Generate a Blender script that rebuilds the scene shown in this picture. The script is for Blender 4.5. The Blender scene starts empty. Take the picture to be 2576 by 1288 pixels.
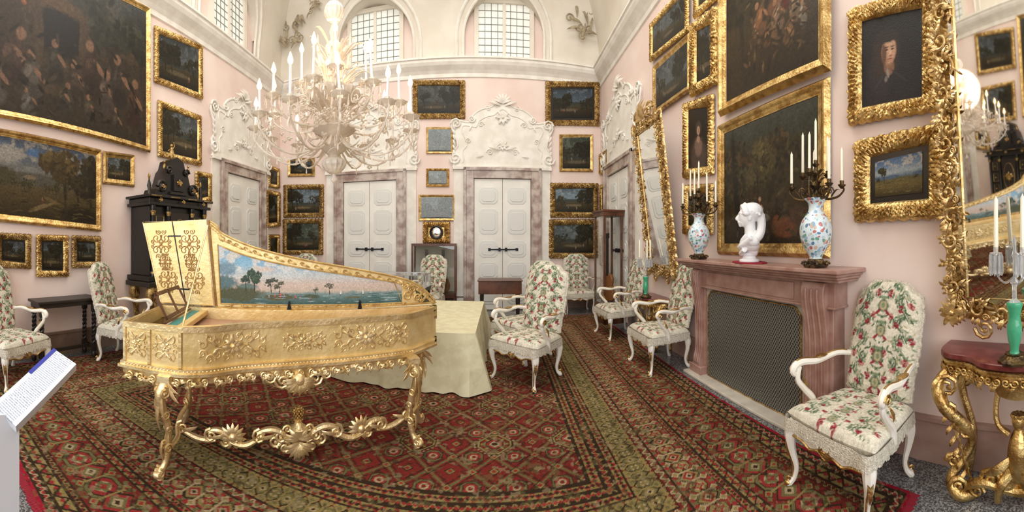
import bpy,bmesh,math,random
import numpy as np
from math import sin,cos,tan,pi,atan2,sqrt,radians
from mathutils import Vector as V, Matrix as MX
random.seed(7)
S=bpy.context.scene;C=S.collection
XV,F,H,CH=1260,900,608,1.6
def ray(px,py):
    a=(px-XV)/F; return V((sin(a),cos(a),(H-py)/F))
def at(px,py,r):
    p=ray(px,py)*r; p.z+=CH; return p
# ---------------------------------------------------------------- materials
def nd(t,ty,ins=None,**pr):
    n=t.nodes.new(ty)
    for k,v in pr.items(): setattr(n,k,v)
    for k,v in (ins or {}).items():
        if hasattr(v,'is_linked') or hasattr(v,'links'): t.links.new(v,n.inputs[k])
        else: n.inputs[k].default_value=v
    return n
def mth(t,op,a,b=0.0,c=0.0): return nd(t,'ShaderNodeMath',{0:a,1:b,2:c},operation=op).outputs[0]
def mixc(t,f,a,b,bt='MIX'):
    n=t.nodes.new('ShaderNodeMix'); n.data_type='RGBA'; n.blend_type=bt
    for k,v in ((0,f),(6,a),(7,b)):
        if hasattr(v,'links'): t.links.new(v,n.inputs[k])
        else: n.inputs[k].default_value=v if k==0 else (*v[:3],1)
    return n.outputs[2]
def ramp(t,f,stops,interp='LINEAR'):
    n=t.nodes.new('ShaderNodeValToRGB'); e=n.color_ramp; e.interpolation=interp
    while len(e.elements)<len(stops): e.elements.new(.5)
    for i,(p,c) in enumerate(stops): e.elements[i].position=p; e.elements[i].color=(*c[:3],1)
    t.links.new(f,n.inputs[0]); return n.outputs[0]
def newm(n):
    m=bpy.data.materials.new(n); m.use_nodes=True; t=m.node_tree; return m,t,t.nodes['Principled BSDF']
def setp(p,k,v):
    if k in p.inputs: p.inputs[k].default_value=v
def mat(n,c,r=.5,m=0,c2=None,sc=5,bump=0,bs=30,th=(.4,.6),em=0,tr=0,det=4,coord='Object',spec=.5,ec=None):
    mt,t,p=newm(n); co=nd(t,'ShaderNodeTexCoord').outputs[coord]
    setp(p,'Base Color',(*c,1)); setp(p,'Roughness',r); setp(p,'Metallic',m); setp(p,'Transmission Weight',tr); setp(p,'Specular IOR Level',spec)
    if c2:
        f=nd(t,'ShaderNodeTexNoise',{'Vector':co,'Scale':sc,'Detail':det}).outputs[0]
        t.links.new(ramp(t,f,[(th[0],c),(th[1],c2)]),p.inputs['Base Color'])
    if bump:
        f=nd(t,'ShaderNodeTexNoise',{'Vector':co,'Scale':bs,'Detail':3.0}).outputs[0]
        t.links.new(nd(t,'ShaderNodeBump',{'Height':f,'Strength':bump,'Distance':.02}).outputs[0],p.inputs['Normal'])
    if em: setp(p,'Emission Color',(*(ec or c),1)); setp(p,'Emission Strength',em)
    return mt
M={}
M['pink']=mat('pink_plaster',(.76,.60,.53),.85,c2=(.81,.68,.61),sc=1.2,bump=.05,bs=8)
M['cream']=mat('cream_plaster',(.78,.73,.63),.85,c2=(.71,.65,.55),sc=1.5)
M['white']=mat('white_stucco',(.84,.81,.74),.7,c2=(.75,.71,.63),sc=4,bump=.1,bs=15)
M['doorw']=mat('door_paint',(.82,.80,.74),.45,c2=(.76,.74,.67),sc=3)
M['doorp']=mat('door_panel_paint',(.70,.70,.66),.45)
M['tan']=mat('tan_stucco',(.42,.35,.23),.8,c2=(.27,.21,.13),sc=10)
M['gold']=mat('gilt_wood',(.74,.53,.22),.38,1,c2=(.42,.26,.09),sc=11,bump=.35,bs=45)
M['goldm']=mat('pale_mirror_gilt',(.84,.64,.33),.38,.95,c2=(.52,.34,.13),sc=9,bump=.3,bs=45)
M['goldd']=mat('dark_gilt',(.52,.36,.14),.42,.9,c2=(.27,.16,.06),sc=12,bump=.4,bs=50)
M['goldp']=mat('pale_gilt',(.92,.74,.42),.40,.8,c2=(.72,.53,.24),sc=7,bump=.25,bs=35)
M['goldf']=mat('flat_gilt',(.86,.67,.33),.45,.5,c2=(.74,.54,.22),sc=5,bump=.2,bs=30)
M['black']=mat('ebony',(.012,.01,.009),.3)
M['iron']=mat('black_iron',(.015,.015,.02),.4,.6)
M['brown']=mat('brown_wood',(.13,.045,.018),.35,c2=(.07,.024,.01),sc=6)
M['dark']=mat('dark_wood',(.022,.016,.012),.4)
M['paint_w']=mat('ivory_paint',(.80,.75,.64),.4,c2=(.86,.82,.74),sc=8)
M['fringe']=mat('cream_fringe',(.60,.54,.42),.9,c2=(.76,.71,.59),sc=60,bump=.8,bs=120)
M['marf']=mat('veined_marble',(.27,.18,.15),.3,c2=(.54,.46,.40),sc=5,det=8,th=(.4,.62))
M['marr']=mat('red_marble',(.31,.16,.125),.28,c2=(.45,.29,.24),sc=7,det=8,th=(.35,.7))
M['marw']=mat('white_marble_slip',(.60,.55,.46),.35,c2=(.5,.45,.38),sc=6)
M['mart']=mat('dark_red_marble',(.11,.018,.018),.18,c2=(.18,.04,.035),sc=9)
M['bust']=mat('carrara_marble',(.82,.82,.82),.45)
M['bronze']=mat('old_bronze',(.17,.11,.045),.4,.85,c2=(.06,.045,.03),sc=20,bump=.4,bs=60)
M['wax']=mat('candle_wax',(.84,.79,.62),.5,em=.06)
M['bulb']=mat('lit_bulb',(1,.8,.5),.5,em=3.4,ec=(1,.60,.25))
M['cglass']=mat('murano_glass',(.90,.84,.74),.10,0,tr=.55,bump=.3,bs=25,em=.03,ec=(1,.62,.32))
M['ctube']=mat('candle_tube_glass',(.80,.77,.74),.3,em=.06,ec=(1,.8,.6))
M['green']=mat('green_glass',(.08,.46,.25),.08,0,tr=.35,em=.04)
M['crys']=mat('crystal',(.92,.95,.97),.05,tr=.8)
M['glass']=mat('case_glass',(.95,.98,.98),.02,tr=1.0)
M['clothc']=mat('cream_damask',(.70,.66,.44),.75,c2=(.64,.59,.38),sc=8,bump=.2,bs=14,th=(.45,.55))
M['redc']=mat('red_velvet',(.28,.01,.025),.8)
M['mirror']=mat('silvered_glass',(.80,.79,.76),.03,1)
M['signw']=mat('white_powder_coat',(.72,.75,.80),.4)
M['blue']=mat('blue_strip',(.02,.03,.30),.5)
M['base']=mat('skirting_marble',(.38,.24,.20),.4,c2=(.46,.32,.27),sc=4)
M['baseb']=mat('skirting_brown',(.18,.12,.09),.4,c2=(.24,.17,.13),sc=4)
M['reds']=mat('soundboard',(.42,.22,.13),.5,c2=(.5,.3,.2),sc=5)
M['ivory']=mat('ivory_key',(.8,.75,.62),.3)
M['inst']=mat('varnished_instrument',(.26,.10,.03),.25)
M['pane']=mat('daylit_pane',(.70,.71,.66),.6,em=.30,c2=(.78,.78,.72),sc=2)
M['lead']=mat('muntin_paint',(.25,.26,.23),.6)
def m_floor():
    m,t,p=newm('granite_terrazzo'); co=nd(t,'ShaderNodeTexCoord').outputs['Object']
    v=nd(t,'ShaderNodeTexVoronoi',{'Vector':co,'Scale':110.0}).outputs['Color']
    g=nd(t,'ShaderNodeRGBToBW',{0:v}).outputs[0]
    t.links.new(ramp(t,g,[(.2,(.05,.05,.052)),(.5,(.11,.11,.11)),(.62,(.19,.185,.18)),(.8,(.28,.27,.26))]),p.inputs['Base Color']); setp(p,'Roughness',.25); return m
M['floor']=m_floor()
def m_attr(n,r,bump=0,bs=200,spec=.3):
    m,t,p=newm(n); a=nd(t,'ShaderNodeAttribute',attribute_name='Col').outputs['Color']; co=nd(t,'ShaderNodeTexCoord').outputs['Object']
    nz_=nd(t,'ShaderNodeTexNoise',{'Vector':co,'Scale':bs*1.0,'Detail':3.0}).outputs[0]
    t.links.new(mixc(t,.5,a,ramp(t,nz_,[(.3,(.7,.7,.7)),(.7,(1.3,1.3,1.3))]),'MULTIPLY'),p.inputs['Base Color']); setp(p,'Roughness',r); setp(p,'Specular IOR Level',spec)
    if bump: t.links.new(nd(t,'ShaderNodeBump',{'Height':nz_,'Strength':bump,'Distance':.01}).outputs[0],p.inputs['Normal'])
    return m
M['oil']=m_attr('oil_paint_on_canvas',.42,.15,120); M['tap']=m_attr('floral_tapestry',.9,.5,160,.1); M['rug']=m_attr('knotted_wool',.95,.6,110,.08)
def m_porc():
    m,t,p=newm('painted_porcelain'); co=nd(t,'ShaderNodeTexCoord').outputs['Object']
    nz_=nd(t,'ShaderNodeTexNoise',{'Vector':co,'Scale':9.0,'Detail':2.0}).outputs['Color']
    q=nd(t,'ShaderNodeVectorMath',{0:co,1:nd(t,'ShaderNodeVectorMath',{0:nz_,'Scale':.06},operation='SCALE').outputs[0]},operation='ADD').outputs[0]
    v=nd(t,'ShaderNodeTexVoronoi',{'Vector':q,'Scale':34.0}).outputs; r=nd(t,'ShaderNodeSeparateColor',{0:v['Color']}).outputs[0]
    c=ramp(t,r,[(0,(.50,.62,.66)),(.2,(.30,.46,.58)),(.38,(.12,.22,.36)),(.5,(.66,.72,.70)),(.68,(.50,.17,.15)),(.82,(.60,.45,.36)),(.9,(.16,.34,.26))],'CONSTANT')
    c=mixc(t,mth(t,'GREATER_THAN',v['Distance'],.52),c,(.66,.77,.80)); t.links.new(c,p.inputs['Base Color']); setp(p,'Roughness',.12); return m
M['porc']=m_porc()
def m_screen():
    m,t,p=newm('wire_mesh_screen'); co=nd(t,'ShaderNodeTexCoord').outputs['Object']; s=nd(t,'ShaderNodeSeparateXYZ',{0:co}).outputs
    a=mth(t,'ABSOLUTE',mth(t,'SINE',mth(t,'MULTIPLY',mth(t,'ADD',s[0],mth(t,'MULTIPLY',s[2],.7)),100.0))); b=mth(t,'ABSOLUTE',mth(t,'SINE',mth(t,'MULTIPLY',mth(t,'SUBTRACT',s[0],mth(t,'MULTIPLY',s[2],.7)),100.0)))
    f=mth(t,'MINIMUM',a,b); t.links.new(ramp(t,f,[(.26,(.27,.265,.225)),(.45,(.025,.025,.022))]),p.inputs['Base Color']); setp(p,'Roughness',.5); setp(p,'Metallic',.2); return m
M['screen']=m_screen()
def m_text():
    m,t,p=newm('printed_panel'); co=nd(t,'ShaderNodeTexCoord').outputs['Object']; s=nd(t,'ShaderNodeSeparateXYZ',{0:co}).outputs
    w=mth(t,'GREATER_THAN',mth(t,'SINE',mth(t,'MULTIPLY',s[0],600.0)),.2)
    n=nd(t,'ShaderNodeTexNoise',{'Vector':nd(t,'ShaderNodeVectorMath',{0:co,1:(110,500,0)},operation='MULTIPLY').outputs[0],'Scale':.9,'Detail':2.0}).outputs[0]
    f=mth(t,'MULTIPLY',w,mth(t,'GREATER_THAN',n,.47)); f=mth(t,'MULTIPLY',f,mth(t,'LESS_THAN',mth(t,'ABSOLUTE',s[1]),.052))
    t.links.new(mixc(t,mth(t,'MULTIPLY',f,.75),(.66,.72,.82),(.10,.12,.2)),p.inputs['Base Color']); setp(p,'Roughness',.4); return m
M['text']=m_text()
# ---------------------------------------------------------------- painter: procedural colours stored on mesh vertices
def vnoise(h,w,cell,rs,octv=4,gain=.55):
    out=np.zeros((h,w)); amp=1;tot=0
    for o in range(octv):
        gh,gw=max(2,int(h/cell)+2),max(2,int(w/cell)+2); g=rs.rand(gh,gw)
        y=np.linspace(0,gh-1.001,h); x=np.linspace(0,gw-1.001,w); yi=y.astype(int); xi=x.astype(int); fy=y-yi; fx=x-xi; fy=fy*fy*(3-2*fy); fx=fx*fx*(3-2*fx)
        a=g[yi][:,xi]; b=g[yi][:,xi+1]; c=g[yi+1][:,xi]; d=g[yi+1][:,xi+1]
        out+=amp*((a*(1-fx)+b*fx)*(1-fy)[:,None]+(c*(1-fx)+d*fx)*fy[:,None]); tot+=amp; amp*=gain; cell=max(1.5,cell/2)
    return out/tot
class Im:
    """z runs up, x right; lengths in units of the picture height"""
    def __init__(s,w,h,seed,base=(.02,.02,.01)):
        s.w,s.h=int(w),int(h); s.asp=s.w/s.h; s.rs=np.random.RandomState(seed); s.a=np.ones((s.h,s.w,3))*np.array(base)
        s.Z,s.X=np.mgrid[0:s.h,0:s.w]/s.h; s.n=vnoise(s.h,s.w,s.h/9,s.rs); s.n2=vnoise(s.h,s.w,s.h/28,s.rs,4,.7)
    def grad(s,st,warp=.25):
        z=np.clip(s.Z+(s.n-.5)*warp,0,1); 
        for k in range(3): s.a[...,k]=np.interp(z,[q[0] for q in st],[q[1][k] for q in st])
    def blob(s,cx,cz,rx,rz,col,soft=.35,ro=.6,ang=0,al=1):
        cx*=s.asp; R=max(rx,rz)*1.5; x0,x1=max(0,int((cx-R)*s.h)),min(s.w,int((cx+R)*s.h)+1); z0,z1=max(0,int((cz-R)*s.h)),min(s.h,int((cz+R)*s.h)+1)
        if x1<=x0 or z1<=z0: return
        sl=(slice(z0,z1),slice(x0,x1)); dx,dz=s.X[sl]-cx,s.Z[sl]-cz
        if ang: dx,dz=dx*cos(ang)+dz*sin(ang),-dx*sin(ang)+dz*cos(ang)
        d=np.sqrt((dx/rx)**2+(dz/rz)**2)+(s.n2[sl]-.5)*ro; m=np.clip((1-d)/soft+.5,0,1)[...,None]*al
        s.a[sl]=s.a[sl]*(1-m)+np.array(col)*m
    def clouds(s,z0,col,th=.52,k=.9):
        m=np.clip((s.n-th)*8,0,1)*np.clip((s.Z-z0)*6,0,1)*k; s.a=s.a*(1-m[...,None])+np.array(col)*m[...,None]
    def tree(s,cx,cz,r,col,trunk=(.02,.013,.007),base=.2,n=70):
        r_=s.rs
        s.blob(cx,(cz+base)/2,r*.07,abs(cz-base)/2+.02,trunk,.5,.2,.05); s.blob(cx+.2*r/s.asp,cz-.3*r,r*.04,r*.4,trunk,.5,.2,-.6); s.blob(cx-.2*r/s.asp,cz-.3*r,r*.04,r*.4,trunk,.5,.2,.6)
        lob=[(r_.uniform(-.8,.8),r_.uniform(-.5,.6)) for _ in range(6)]
        for i in range(n):
            lx_,lz_=lob[r_.randint(6)]; a=r_.rand()*6.28; q=.5*sqrt(r_.rand()); dx,dz=lx_+q*cos(a),lz_+q*sin(a)*.8; f=.45+.7*r_.rand()+(.9 if sin(a)>.3 and r_.rand()>.6 else 0); s.blob(cx+r*dx/s.asp,cz+r*dz,r*.15,r*.09,tuple(c*f for c in col),.6,.9,r_.rand()*3)
    def fig(s,cx,cz,h,cloth,sk=(.30,.17,.10),lean=0):
        s.blob(cx+lean*.1,cz,h*.16,h*.34,cloth,.4,.5,lean); s.blob(cx,cz-h*.3,h*.2,h*.2,tuple(c*.6 for c in cloth),.5,.5); s.blob(cx+lean*.12/s.asp,cz+h*.40,h*.085,h*.1,sk,.4,.2); s.blob(cx+h*.14/s.asp,cz+h*.05,h*.05,h*.17,sk,.4,.3,.7); s.blob(cx-h*.08/s.asp,cz+h*.1,h*.06,h*.12,tuple(min(1,c*1.6) for c in cloth),.5,.4,-.4)
    def fin(s,k=1.0,tex=.55,vig=0):
        f=vnoise(s.h,s.w,s.h/60,s.rs,3,.8); s.a=s.a*(1-tex+2*tex*f)[...,None]*k; return s
def colmesh(name,me,cols,m,parent,**kw):
    at_=me.color_attributes.new('Col','FLOAT_COLOR','POINT'); c4=np.ones((len(cols),4),dtype=np.float32); c4[:,:3]=np.clip(cols,0,1); at_.data.foreach_set('color',c4.ravel())
    me.polygons.foreach_set('use_smooth',[True]*len(me.polygons)); me.materials.append(M[m]); o=bpy.data.objects.new(name,me); C.objects.link(o)
    if parent: o.parent=parent
    for k,v in kw.items(): o[k]=v
    return o
def gridmesh(name,P):
    h,w=P.shape[:2]; me=bpy.data.meshes.new(name); idx=np.arange(h*w).reshape(h,w)
    q=np.stack([idx[:-1,:-1],idx[:-1,1:],idx[1:,1:],idx[1:,:-1]],-1).reshape(-1,4)
    me.vertices.add(h*w); me.vertices.foreach_set('co',P.reshape(-1,3).astype(np.float32).ravel()); me.loops.add(len(q)*4); me.loops.foreach_set('vertex_index',q.ravel().astype(np.int32)); me.polygons.add(len(q)); me.polygons.foreach_set('loop_start',np.arange(0,len(q)*4,4,dtype=np.int32)); me.update(calc_edges=True); me.validate(); return me
def canvas(inn,im,parent,y=-.006):
    TL,TR,BR,BL=[np.array([p[0],y,p[1]]) for p in inn]; u=np.linspace(0,1,im.w)[None,:,None]; v=np.linspace(0,1,im.h)[:,None,None]
    P_=(BL*(1-u)+BR*u)*(1-v)+(TL*(1-u)+TR*u)*v; return colmesh('canvas',gridmesh('canvas',P_),im.a.reshape(-1,3),'oil',parent)
SEED=[10]
def land(br=1.0,sky=(.055,.065,.068),fig=2,pale=0,kind=0):
    def f(w,h):
        SEED[0]+=1; s=Im(w,h,SEED[0]); r=s.rs
        hz=r.uniform(.36,.5); s.grad([(0,(.010,.008,.004)),(hz*.6,(.035,.026,.010)),(hz,(.075,.058,.03)),(hz+.04,tuple(c*1.6 for c in sky)),(.8,sky),(1,tuple(c*.6 for c in sky))],.12)
        s.clouds(hz+.05,tuple(.05+c*1.3 for c in sky),.5,.8)
        for i in range(3): s.blob(r.rand(),hz-.02,r.uniform(.2,.5),.06,(.035,.042,.034),.5,.5)
        s.blob(.5+.3*(r.rand()-.5),hz*.55,.35,.05,(.11,.085,.045),.6,.9)
        sd=r.rand()<.5
        s.tree(.15 if sd else .85,.66,.38,(.020,.017,.008),n=240); s.tree(.85 if sd else .15,.5,.24,(.026,.023,.010),n=110); s.tree(.3 if sd else .7,.62,.26,(.018,.016,.008),n=130)
        for i in range(3): s.tree(r.rand(),hz+.05,.09,(.03,.03,.012),base=hz-.05,n=25)
        for i in range(fig): s.fig(r.uniform(.25,.75),r.uniform(.14,.3),.12,[(.16,.05,.03),(.07,.08,.12),(.2,.15,.08),(.15,.14,.12)][r.randint(4)])
        if pale: s.a=s.a*(1-pale)+np.array((.24,.27,.28))*pale
        s.blob(.5,-.02,.9,.08,(.008,.007,.004),.6,.5); return s.fin(br)
    return f
# ---------------------------------------------------------------- mesh building
class B:
    def __init__(s): s.v=[];s.f=[]
    def add(s,vs,fs,mt=None):
        o=len(s.v); s.v+=[tuple(mt@V(p)) if mt else tuple(p) for p in vs]; s.f+=[tuple(i+o for i in f) for f in fs]; return s
    def box(s,x0,x1,y0,y1,z0,z1,mt=None):
        return s.add([(x,y,z) for z in (z0,z1) for y in (y0,y1) for x in (x0,x1)],[(0,2,3,1),(4,5,7,6),(0,1,5,4),(1,3,7,5),(3,2,6,7),(2,0,4,6)],mt)
    def tube(s,pts,r=None,n=7,flat=1.0,up=(0,0,1),cap=True):
        P=[V(p[:3]) for p in pts]; R=[(p[3] if len(p)>3 else r) for p in pts]; vs=[];N=None;U=V(up)
        for i,p in enumerate(P):
            T=(P[min(i+1,len(P)-1)]-P[max(i-1,0)])
            if T.length<1e-9: T=V((0,0,1))
            T.normalize()
            if N is None:
                N=U-T*U.dot(T)
                if N.length<.05: N=V((1,0,0))-T*T.x
                if N.length<.05: N=V((0,1,0))-T*T.y
            else: N=N-T*N.dot(T)
            N.normalize(); Bn=T.cross(N)
            for k in range(n):
                a=2*pi*k/n; vs.append(p+N*(cos(a)*R[i]*flat)+Bn*(sin(a)*R[i]))
        fs=[(i*n+k,i*n+(k+1)%n,(i+1)*n+(k+1)%n,(i+1)*n+k) for i in range(len(P)-1) for k in range(n)]
        if cap: fs+=[tuple(range(n))[::-1],tuple((len(P)-1)*n+k for k in range(n))]
        return s.add(vs,fs)
    def lathe(s,pr,n=20,c=(0,0,0),fl=0,fn=8,ang=2*pi):
        vs=[]
        for (r,z) in pr:
            for k in range(n):
                a=2*pi*k/n; q=r*(1+fl*cos(a*fn)); vs.append((c[0]+q*cos(a),c[1]+q*sin(a),c[2]+z))
        return s.add(vs,[(i*n+k,i*n+(k+1)%n,(i+1)*n+(k+1)%n,(i+1)*n+k) for i in range(len(pr)-1) for k in range(n)]+[tuple(range(n))[::-1],tuple((len(pr)-1)*n+k for k in range(n))])
    def ell(s,c,r,n=10,m=7,mt=None):
        if not hasattr(r,'__len__'): r=(r,r,r)
        vs=[(c[0]+r[0]*sin(pi*i/m)*cos(2*pi*k/n),c[1]+r[1]*sin(pi*i/m)*sin(2*pi*k/n),c[2]+r[2]*cos(pi*i/m)) for i in range(m+1) for k in range(n)]
        return s.add(vs,[(i*n+k,(i+1)*n+k,(i+1)*n+(k+1)%n,i*n+(k+1)%n) for i in range(m) for k in range(n)],mt)
    def prism(s,poly,a,b,ax='y',mt=None):
        n=len(poly); f=(lambda p,q:(p[0],q,p[1])) if ax=='y' else (lambda p,q:(p[0],p[1],q))
        return s.add([f(p,a) for p in poly]+[f(p,b) for p in poly],[tuple(range(n)),tuple(range(2*n-1,n-1,-1))]+[(i,(i+1)%n,(i+1)%n+n,i+n) for i in range(n)],mt)
def cr(P,k=5):
    P=[tuple(p) for p in P]; out=[]
    for i in range(len(P)-1):
        a,b,c,d=P[max(i-1,0)],P[i],P[i+1],P[min(i+2,len(P)-1)]
        for j in range(k):
            t=j/k; out.append(tuple(.5*(2*b[q]+(c[q]-a[q])*t+(2*a[q]-5*b[q]+4*c[q]-d[q])*t*t+(3*b[q]-a[q]-3*c[q]+d[q])*t**3) for q in range(len(b))))
    out.append(P[-1]); return out
def scroll(b,c,X,Z,r,th,turn=1.3,a0=0.0,cw=1,n=6,st=12,flat=1.0):
    c,X,Z=V(c),V(X),V(Z); pts=[]
    for i in range(st+1):
        t=i/st; rr=r*(1-.8*t); a=a0+cw*turn*2*pi*t; p=c+X*(cos(a)*rr)+Z*(sin(a)*rr); pts.append((*p,th*(1-.35*t)))
    b.tube(pts,n=n,flat=flat,up=X.cross(Z)); b.ell(pts[-1][:3],th*1.25,6,4)
def leaf(b,p,d,up,L,w,curl=.4,n=6):
    p,d,up=V(p),V(d).normalized(),V(up).normalized(); pts=[]
    for i in range(7):
        t=i/6; q=p+d*(L*t)+up*(curl*L*sin(t*pi*.9)-(.2*L*max(0,t-.7))); pts.append((*q,w*(.12+sin(pi*min(1,.12+.86*t)))*.8))
    b.tube(pts,n=n,flat=.35,up=up)
def cluster(b,c,X,Z,size,k=6,depth=.3,sd=0):
    c,X,Z=V(c),V(X),V(Z); N=X.cross(Z); rn=random.Random(sd)
    for i in range(k):
        a=2*pi*i/k+rn.uniform(-.2,.2); d=X*cos(a)+Z*sin(a)
        leaf(b,c,d,N,size*rn.uniform(.75,1.1),size*.22,depth*.8)
    for s in (-1,1): scroll(b,c+X*(s*size*.55),X*s,Z,size*.33,size*.07)
    b.ell(c+N*size*.12,size*.2,8,6)
def obj(name,b,m,parent=None,loc=None,rz=0,rx=0,smooth=True,bev=0,**kw):
    me=bpy.data.meshes.new(name); me.from_pydata(b.v,[],b.f)
    bm=bmesh.new(); bm.from_mesh(me); bmesh.ops.recalc_face_normals(bm,faces=bm.faces); bm.to_mesh(me); bm.free()
    if smooth:
        me.polygons.foreach_set('use_smooth',[True]*len(me.polygons))
        try: me.set_sharp_from_angle(angle=.75)
        except Exception: pass
    me.materials.append(M[m] if isinstance(m,str) else m)
    o=bpy.data.objects.new(name,me); C.objects.link(o)
    if parent: o.parent=parent
    if loc is not None: o.location=loc
    o.rotation_euler=(rx,0,rz)
    if bev:
        q=o.modifiers.new('bev','BEVEL'); q.width=bev; q.segments=2; q.limit_method='ANGLE'
    for k,v in kw.items(): o[k]=v
    return o
def thing(name,label,cat,loc=(0,0,0),rz=0,group=None,rx=0):
    o=bpy.data.objects.new(name,None); C.objects.link(o); o.location=loc; o.rotation_euler=(rx,0,rz); o.empty_display_size=.1
    o['label']=label; o['category']=cat
    if group: o['group']=group
    return o
def struct(name,loc=(0,0,0),rz=0):
    o=bpy.data.objects.new(name,None); C.objects.link(o); o.location=loc; o.rotation_euler=(0,0,rz); o['kind']='structure'; return o
def dup(root,loc,rz,label,scale=None):
    r=root.copy(); C.objects.link(r); r.location=loc; r.rotation_euler=(root.rotation_euler.x,0,rz); r['label']=label
    if scale: r.scale=(scale,)*3
    for ch in list(root.children):
        c=ch.copy(); C.objects.link(c); c.parent=r
        for g in ch.children:
            d=g.copy(); C.objects.link(d); d.parent=c
    return r
X,Z=V((1,0,0)),V((0,0,1))
# ---------------------------------------------------------------- room
class Wall:
    def __init__(s,pt,ang): s.pt=V(pt); s.a=ang; s.e=V((cos(ang),sin(ang))); s.n=V((sin(ang),-cos(ang)))
    def hit(s,px,py,off=0):
        d=ray(px,py); d2=V((d.x,d.y)); t=(s.pt+s.n*off).dot(s.n)/d2.dot(s.n); return ((d2*t-s.pt).dot(s.e),CH+d.z*t)
    def w(s,u,z,off=0): p=s.pt+s.e*u+s.n*off; return V((p.x,p.y,z))
FAR=Wall((2.45,8.58),.078); LEFT=Wall((-5.64,7.95),atan2(.991,-.1329)); RIGHT=Wall((2.45,8.58),-pi/2)
obj('floor',B().box(-8,4,-3,10,-.1,0),'floor',smooth=False,kind='structure')
for nm,w,u0,u1 in (('wall_far',FAR,-8.4,.2),('wall_left',LEFT,-11.5,.2),('wall_right',RIGHT,-.2,11.6)):
    obj(nm,B().box(u0,u1,0,.2,0,9.2),'pink',loc=(w.pt.x,w.pt.y,0),rz=w.a,smooth=False,kind='structure')
obj('ceiling',B().box(-8,4,-3,10,9.0,9.2),'cream',smooth=False,kind='structure')
ZC=5.80
def cove(nm,w,s0,s1,arches,R=3.1,z0=ZC):
    ss=[s0+(s1-s0)*i/90 for i in range(91)]
    for (c,hw,zs) in arches: ss+=[c-hw-1e-3,c+hw+1e-3]+[c-hw*cos(pi*i/24) for i in range(1,24)]+[c-hw+1e-4,c+hw-1e-4]
    ss=sorted(set(ss)); off=lambda z:.02+R*(1-sqrt(max(0,1-((z-z0)/R)**2)))
    b=B(); K=12; cols=[]
    for s in ss:
        zb=z0;ins=False
        for (c,hw,zs) in arches:
            if abs(s-c)<hw: zb=zs+sqrt(hw*hw-(s-c)**2); ins=True
        cols.append((s,zb,ins))
    vs=[(s,-off(zb+(z0+R-zb)*k/K),zb+(z0+R-zb)*k/K) for s,zb,_ in cols for k in range(K+1)]
    b.add(vs,[(i*(K+1)+k,(i+1)*(K+1)+k,(i+1)*(K+1)+k+1,i*(K+1)+k+1) for i in range(len(cols)-1) for k in range(K) if abs(cols[i][1]-cols[i+1][1])<.5 or cols[i][2]==cols[i+1][2]])
    for i in range(len(cols)-1):
        a,c=cols[i],cols[i+1]
        if a[2] and c[2] and c[0]-a[0]<.3: b.add([(a[0],-off(a[1]),a[1]),(c[0],-off(c[1]),c[1]),(c[0],0,c[1]),(a[0],0,a[1])],[(0,1,2,3)])
    o=obj(nm,b,'cream',loc=(w.pt.x,w.pt.y,0),rz=w.a,kind='structure')
    t=B()
    for (c,hw,zs) in arches:
        for g,r in ((.0,.03),(.16,.035)):
            pts=[(c-hw-g,-off(z0+.01)-.02,z0)]+[(c-(hw+g)*cos(pi*i/26),-off(zs+(hw+g)*sin(pi*i/26))-.01,zs+(hw+g)*sin(pi*i/26)) for i in range(27)]+[(c+hw+g,-off(z0+.01)-.02,z0)]
            t.tube(pts,r,n=6)
    obj('arch_moulding',t,'white',o)
    return off
sA=FAR.hit(945,100)[0]; sB=FAR.hit(1268,100)[0]; sL=LEFT.hit(572,60)[0]; sR=8.58-5.1
offf=cove('ceiling_vault_far',FAR,-8.4,.1,[(sA,.95,6.35),(sB,.95,6.35)])
cove('ceiling_vault_left',LEFT,-11.4,.1,[(sL,1.0,6.35)])
cove('ceiling_vault_right',RIGHT,-.1,11.5,[(sR,.9,6.35)])
i=0
for w,u0,u1 in ((FAR,-8.2,0),(LEFT,-11.4,0),(RIGHT,0,11.5)):
    i+=1; b=B(); pr=[(0,5.43),(-.03,5.44),(-.04,5.52),(-.09,5.58),(-.18,5.66),(-.22,5.72),(-.23,5.77),(-.26,5.78),(-.26,5.82),(0,5.84)]
    n=len(pr); b.add([(u,y,z) for u in (u0,u1) for y,z in pr],[(k,k+1,n+k+1,n+k) for k in range(n-1)])
    obj('trim_%d'%i,b,'white',loc=(w.pt.x,w.pt.y,0),rz=w.a,smooth=False,kind='structure')
for nm,w,u0,u1,m in (('baseboard_far',FAR,-8.2,0,'baseb'),('baseboard_left',LEFT,-11.4,0,'baseb'),('baseboard_right',RIGHT,0,11.5,'base')):
    obj(nm,B().box(u0,u1,-.03,0,0,.30).box(u0,u1,-.045,0,.30,.33),m,loc=(w.pt.x,w.pt.y,0),rz=w.a,smooth=False,kind='structure')
def window(k,w,s,z0,z1,hw):
    e=struct('window_%d'%k,w.w(s,z0),w.a); h=z1-z0
    obj('pane',B().box(-hw,hw,-.02,0,0,h),'pane',e,smooth=False)
    b=B().box(-hw-.1,-hw,-.08,0,0,h+.1).box(hw,hw+.1,-.08,0,0,h+.1).box(-hw,hw,-.08,0,h,h+.1).box(-hw,hw,-.08,0,-.05,.04).box(-.035,.035,-.06,0,0,h); obj('frame',b,'cream',e,smooth=False)
    b=B()
    for i in range(1,8):
        if i!=4: b.box(-hw+2*hw*i/8-.007,-hw+2*hw*i/8+.007,-.03,-.02,0,h)
    for i in range(1,8): b.box(-hw,hw,-.03,-.02,h*i/8-.007,h*i/8+.007)
    obj('lattice',b,'lead',e,smooth=False)
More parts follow.
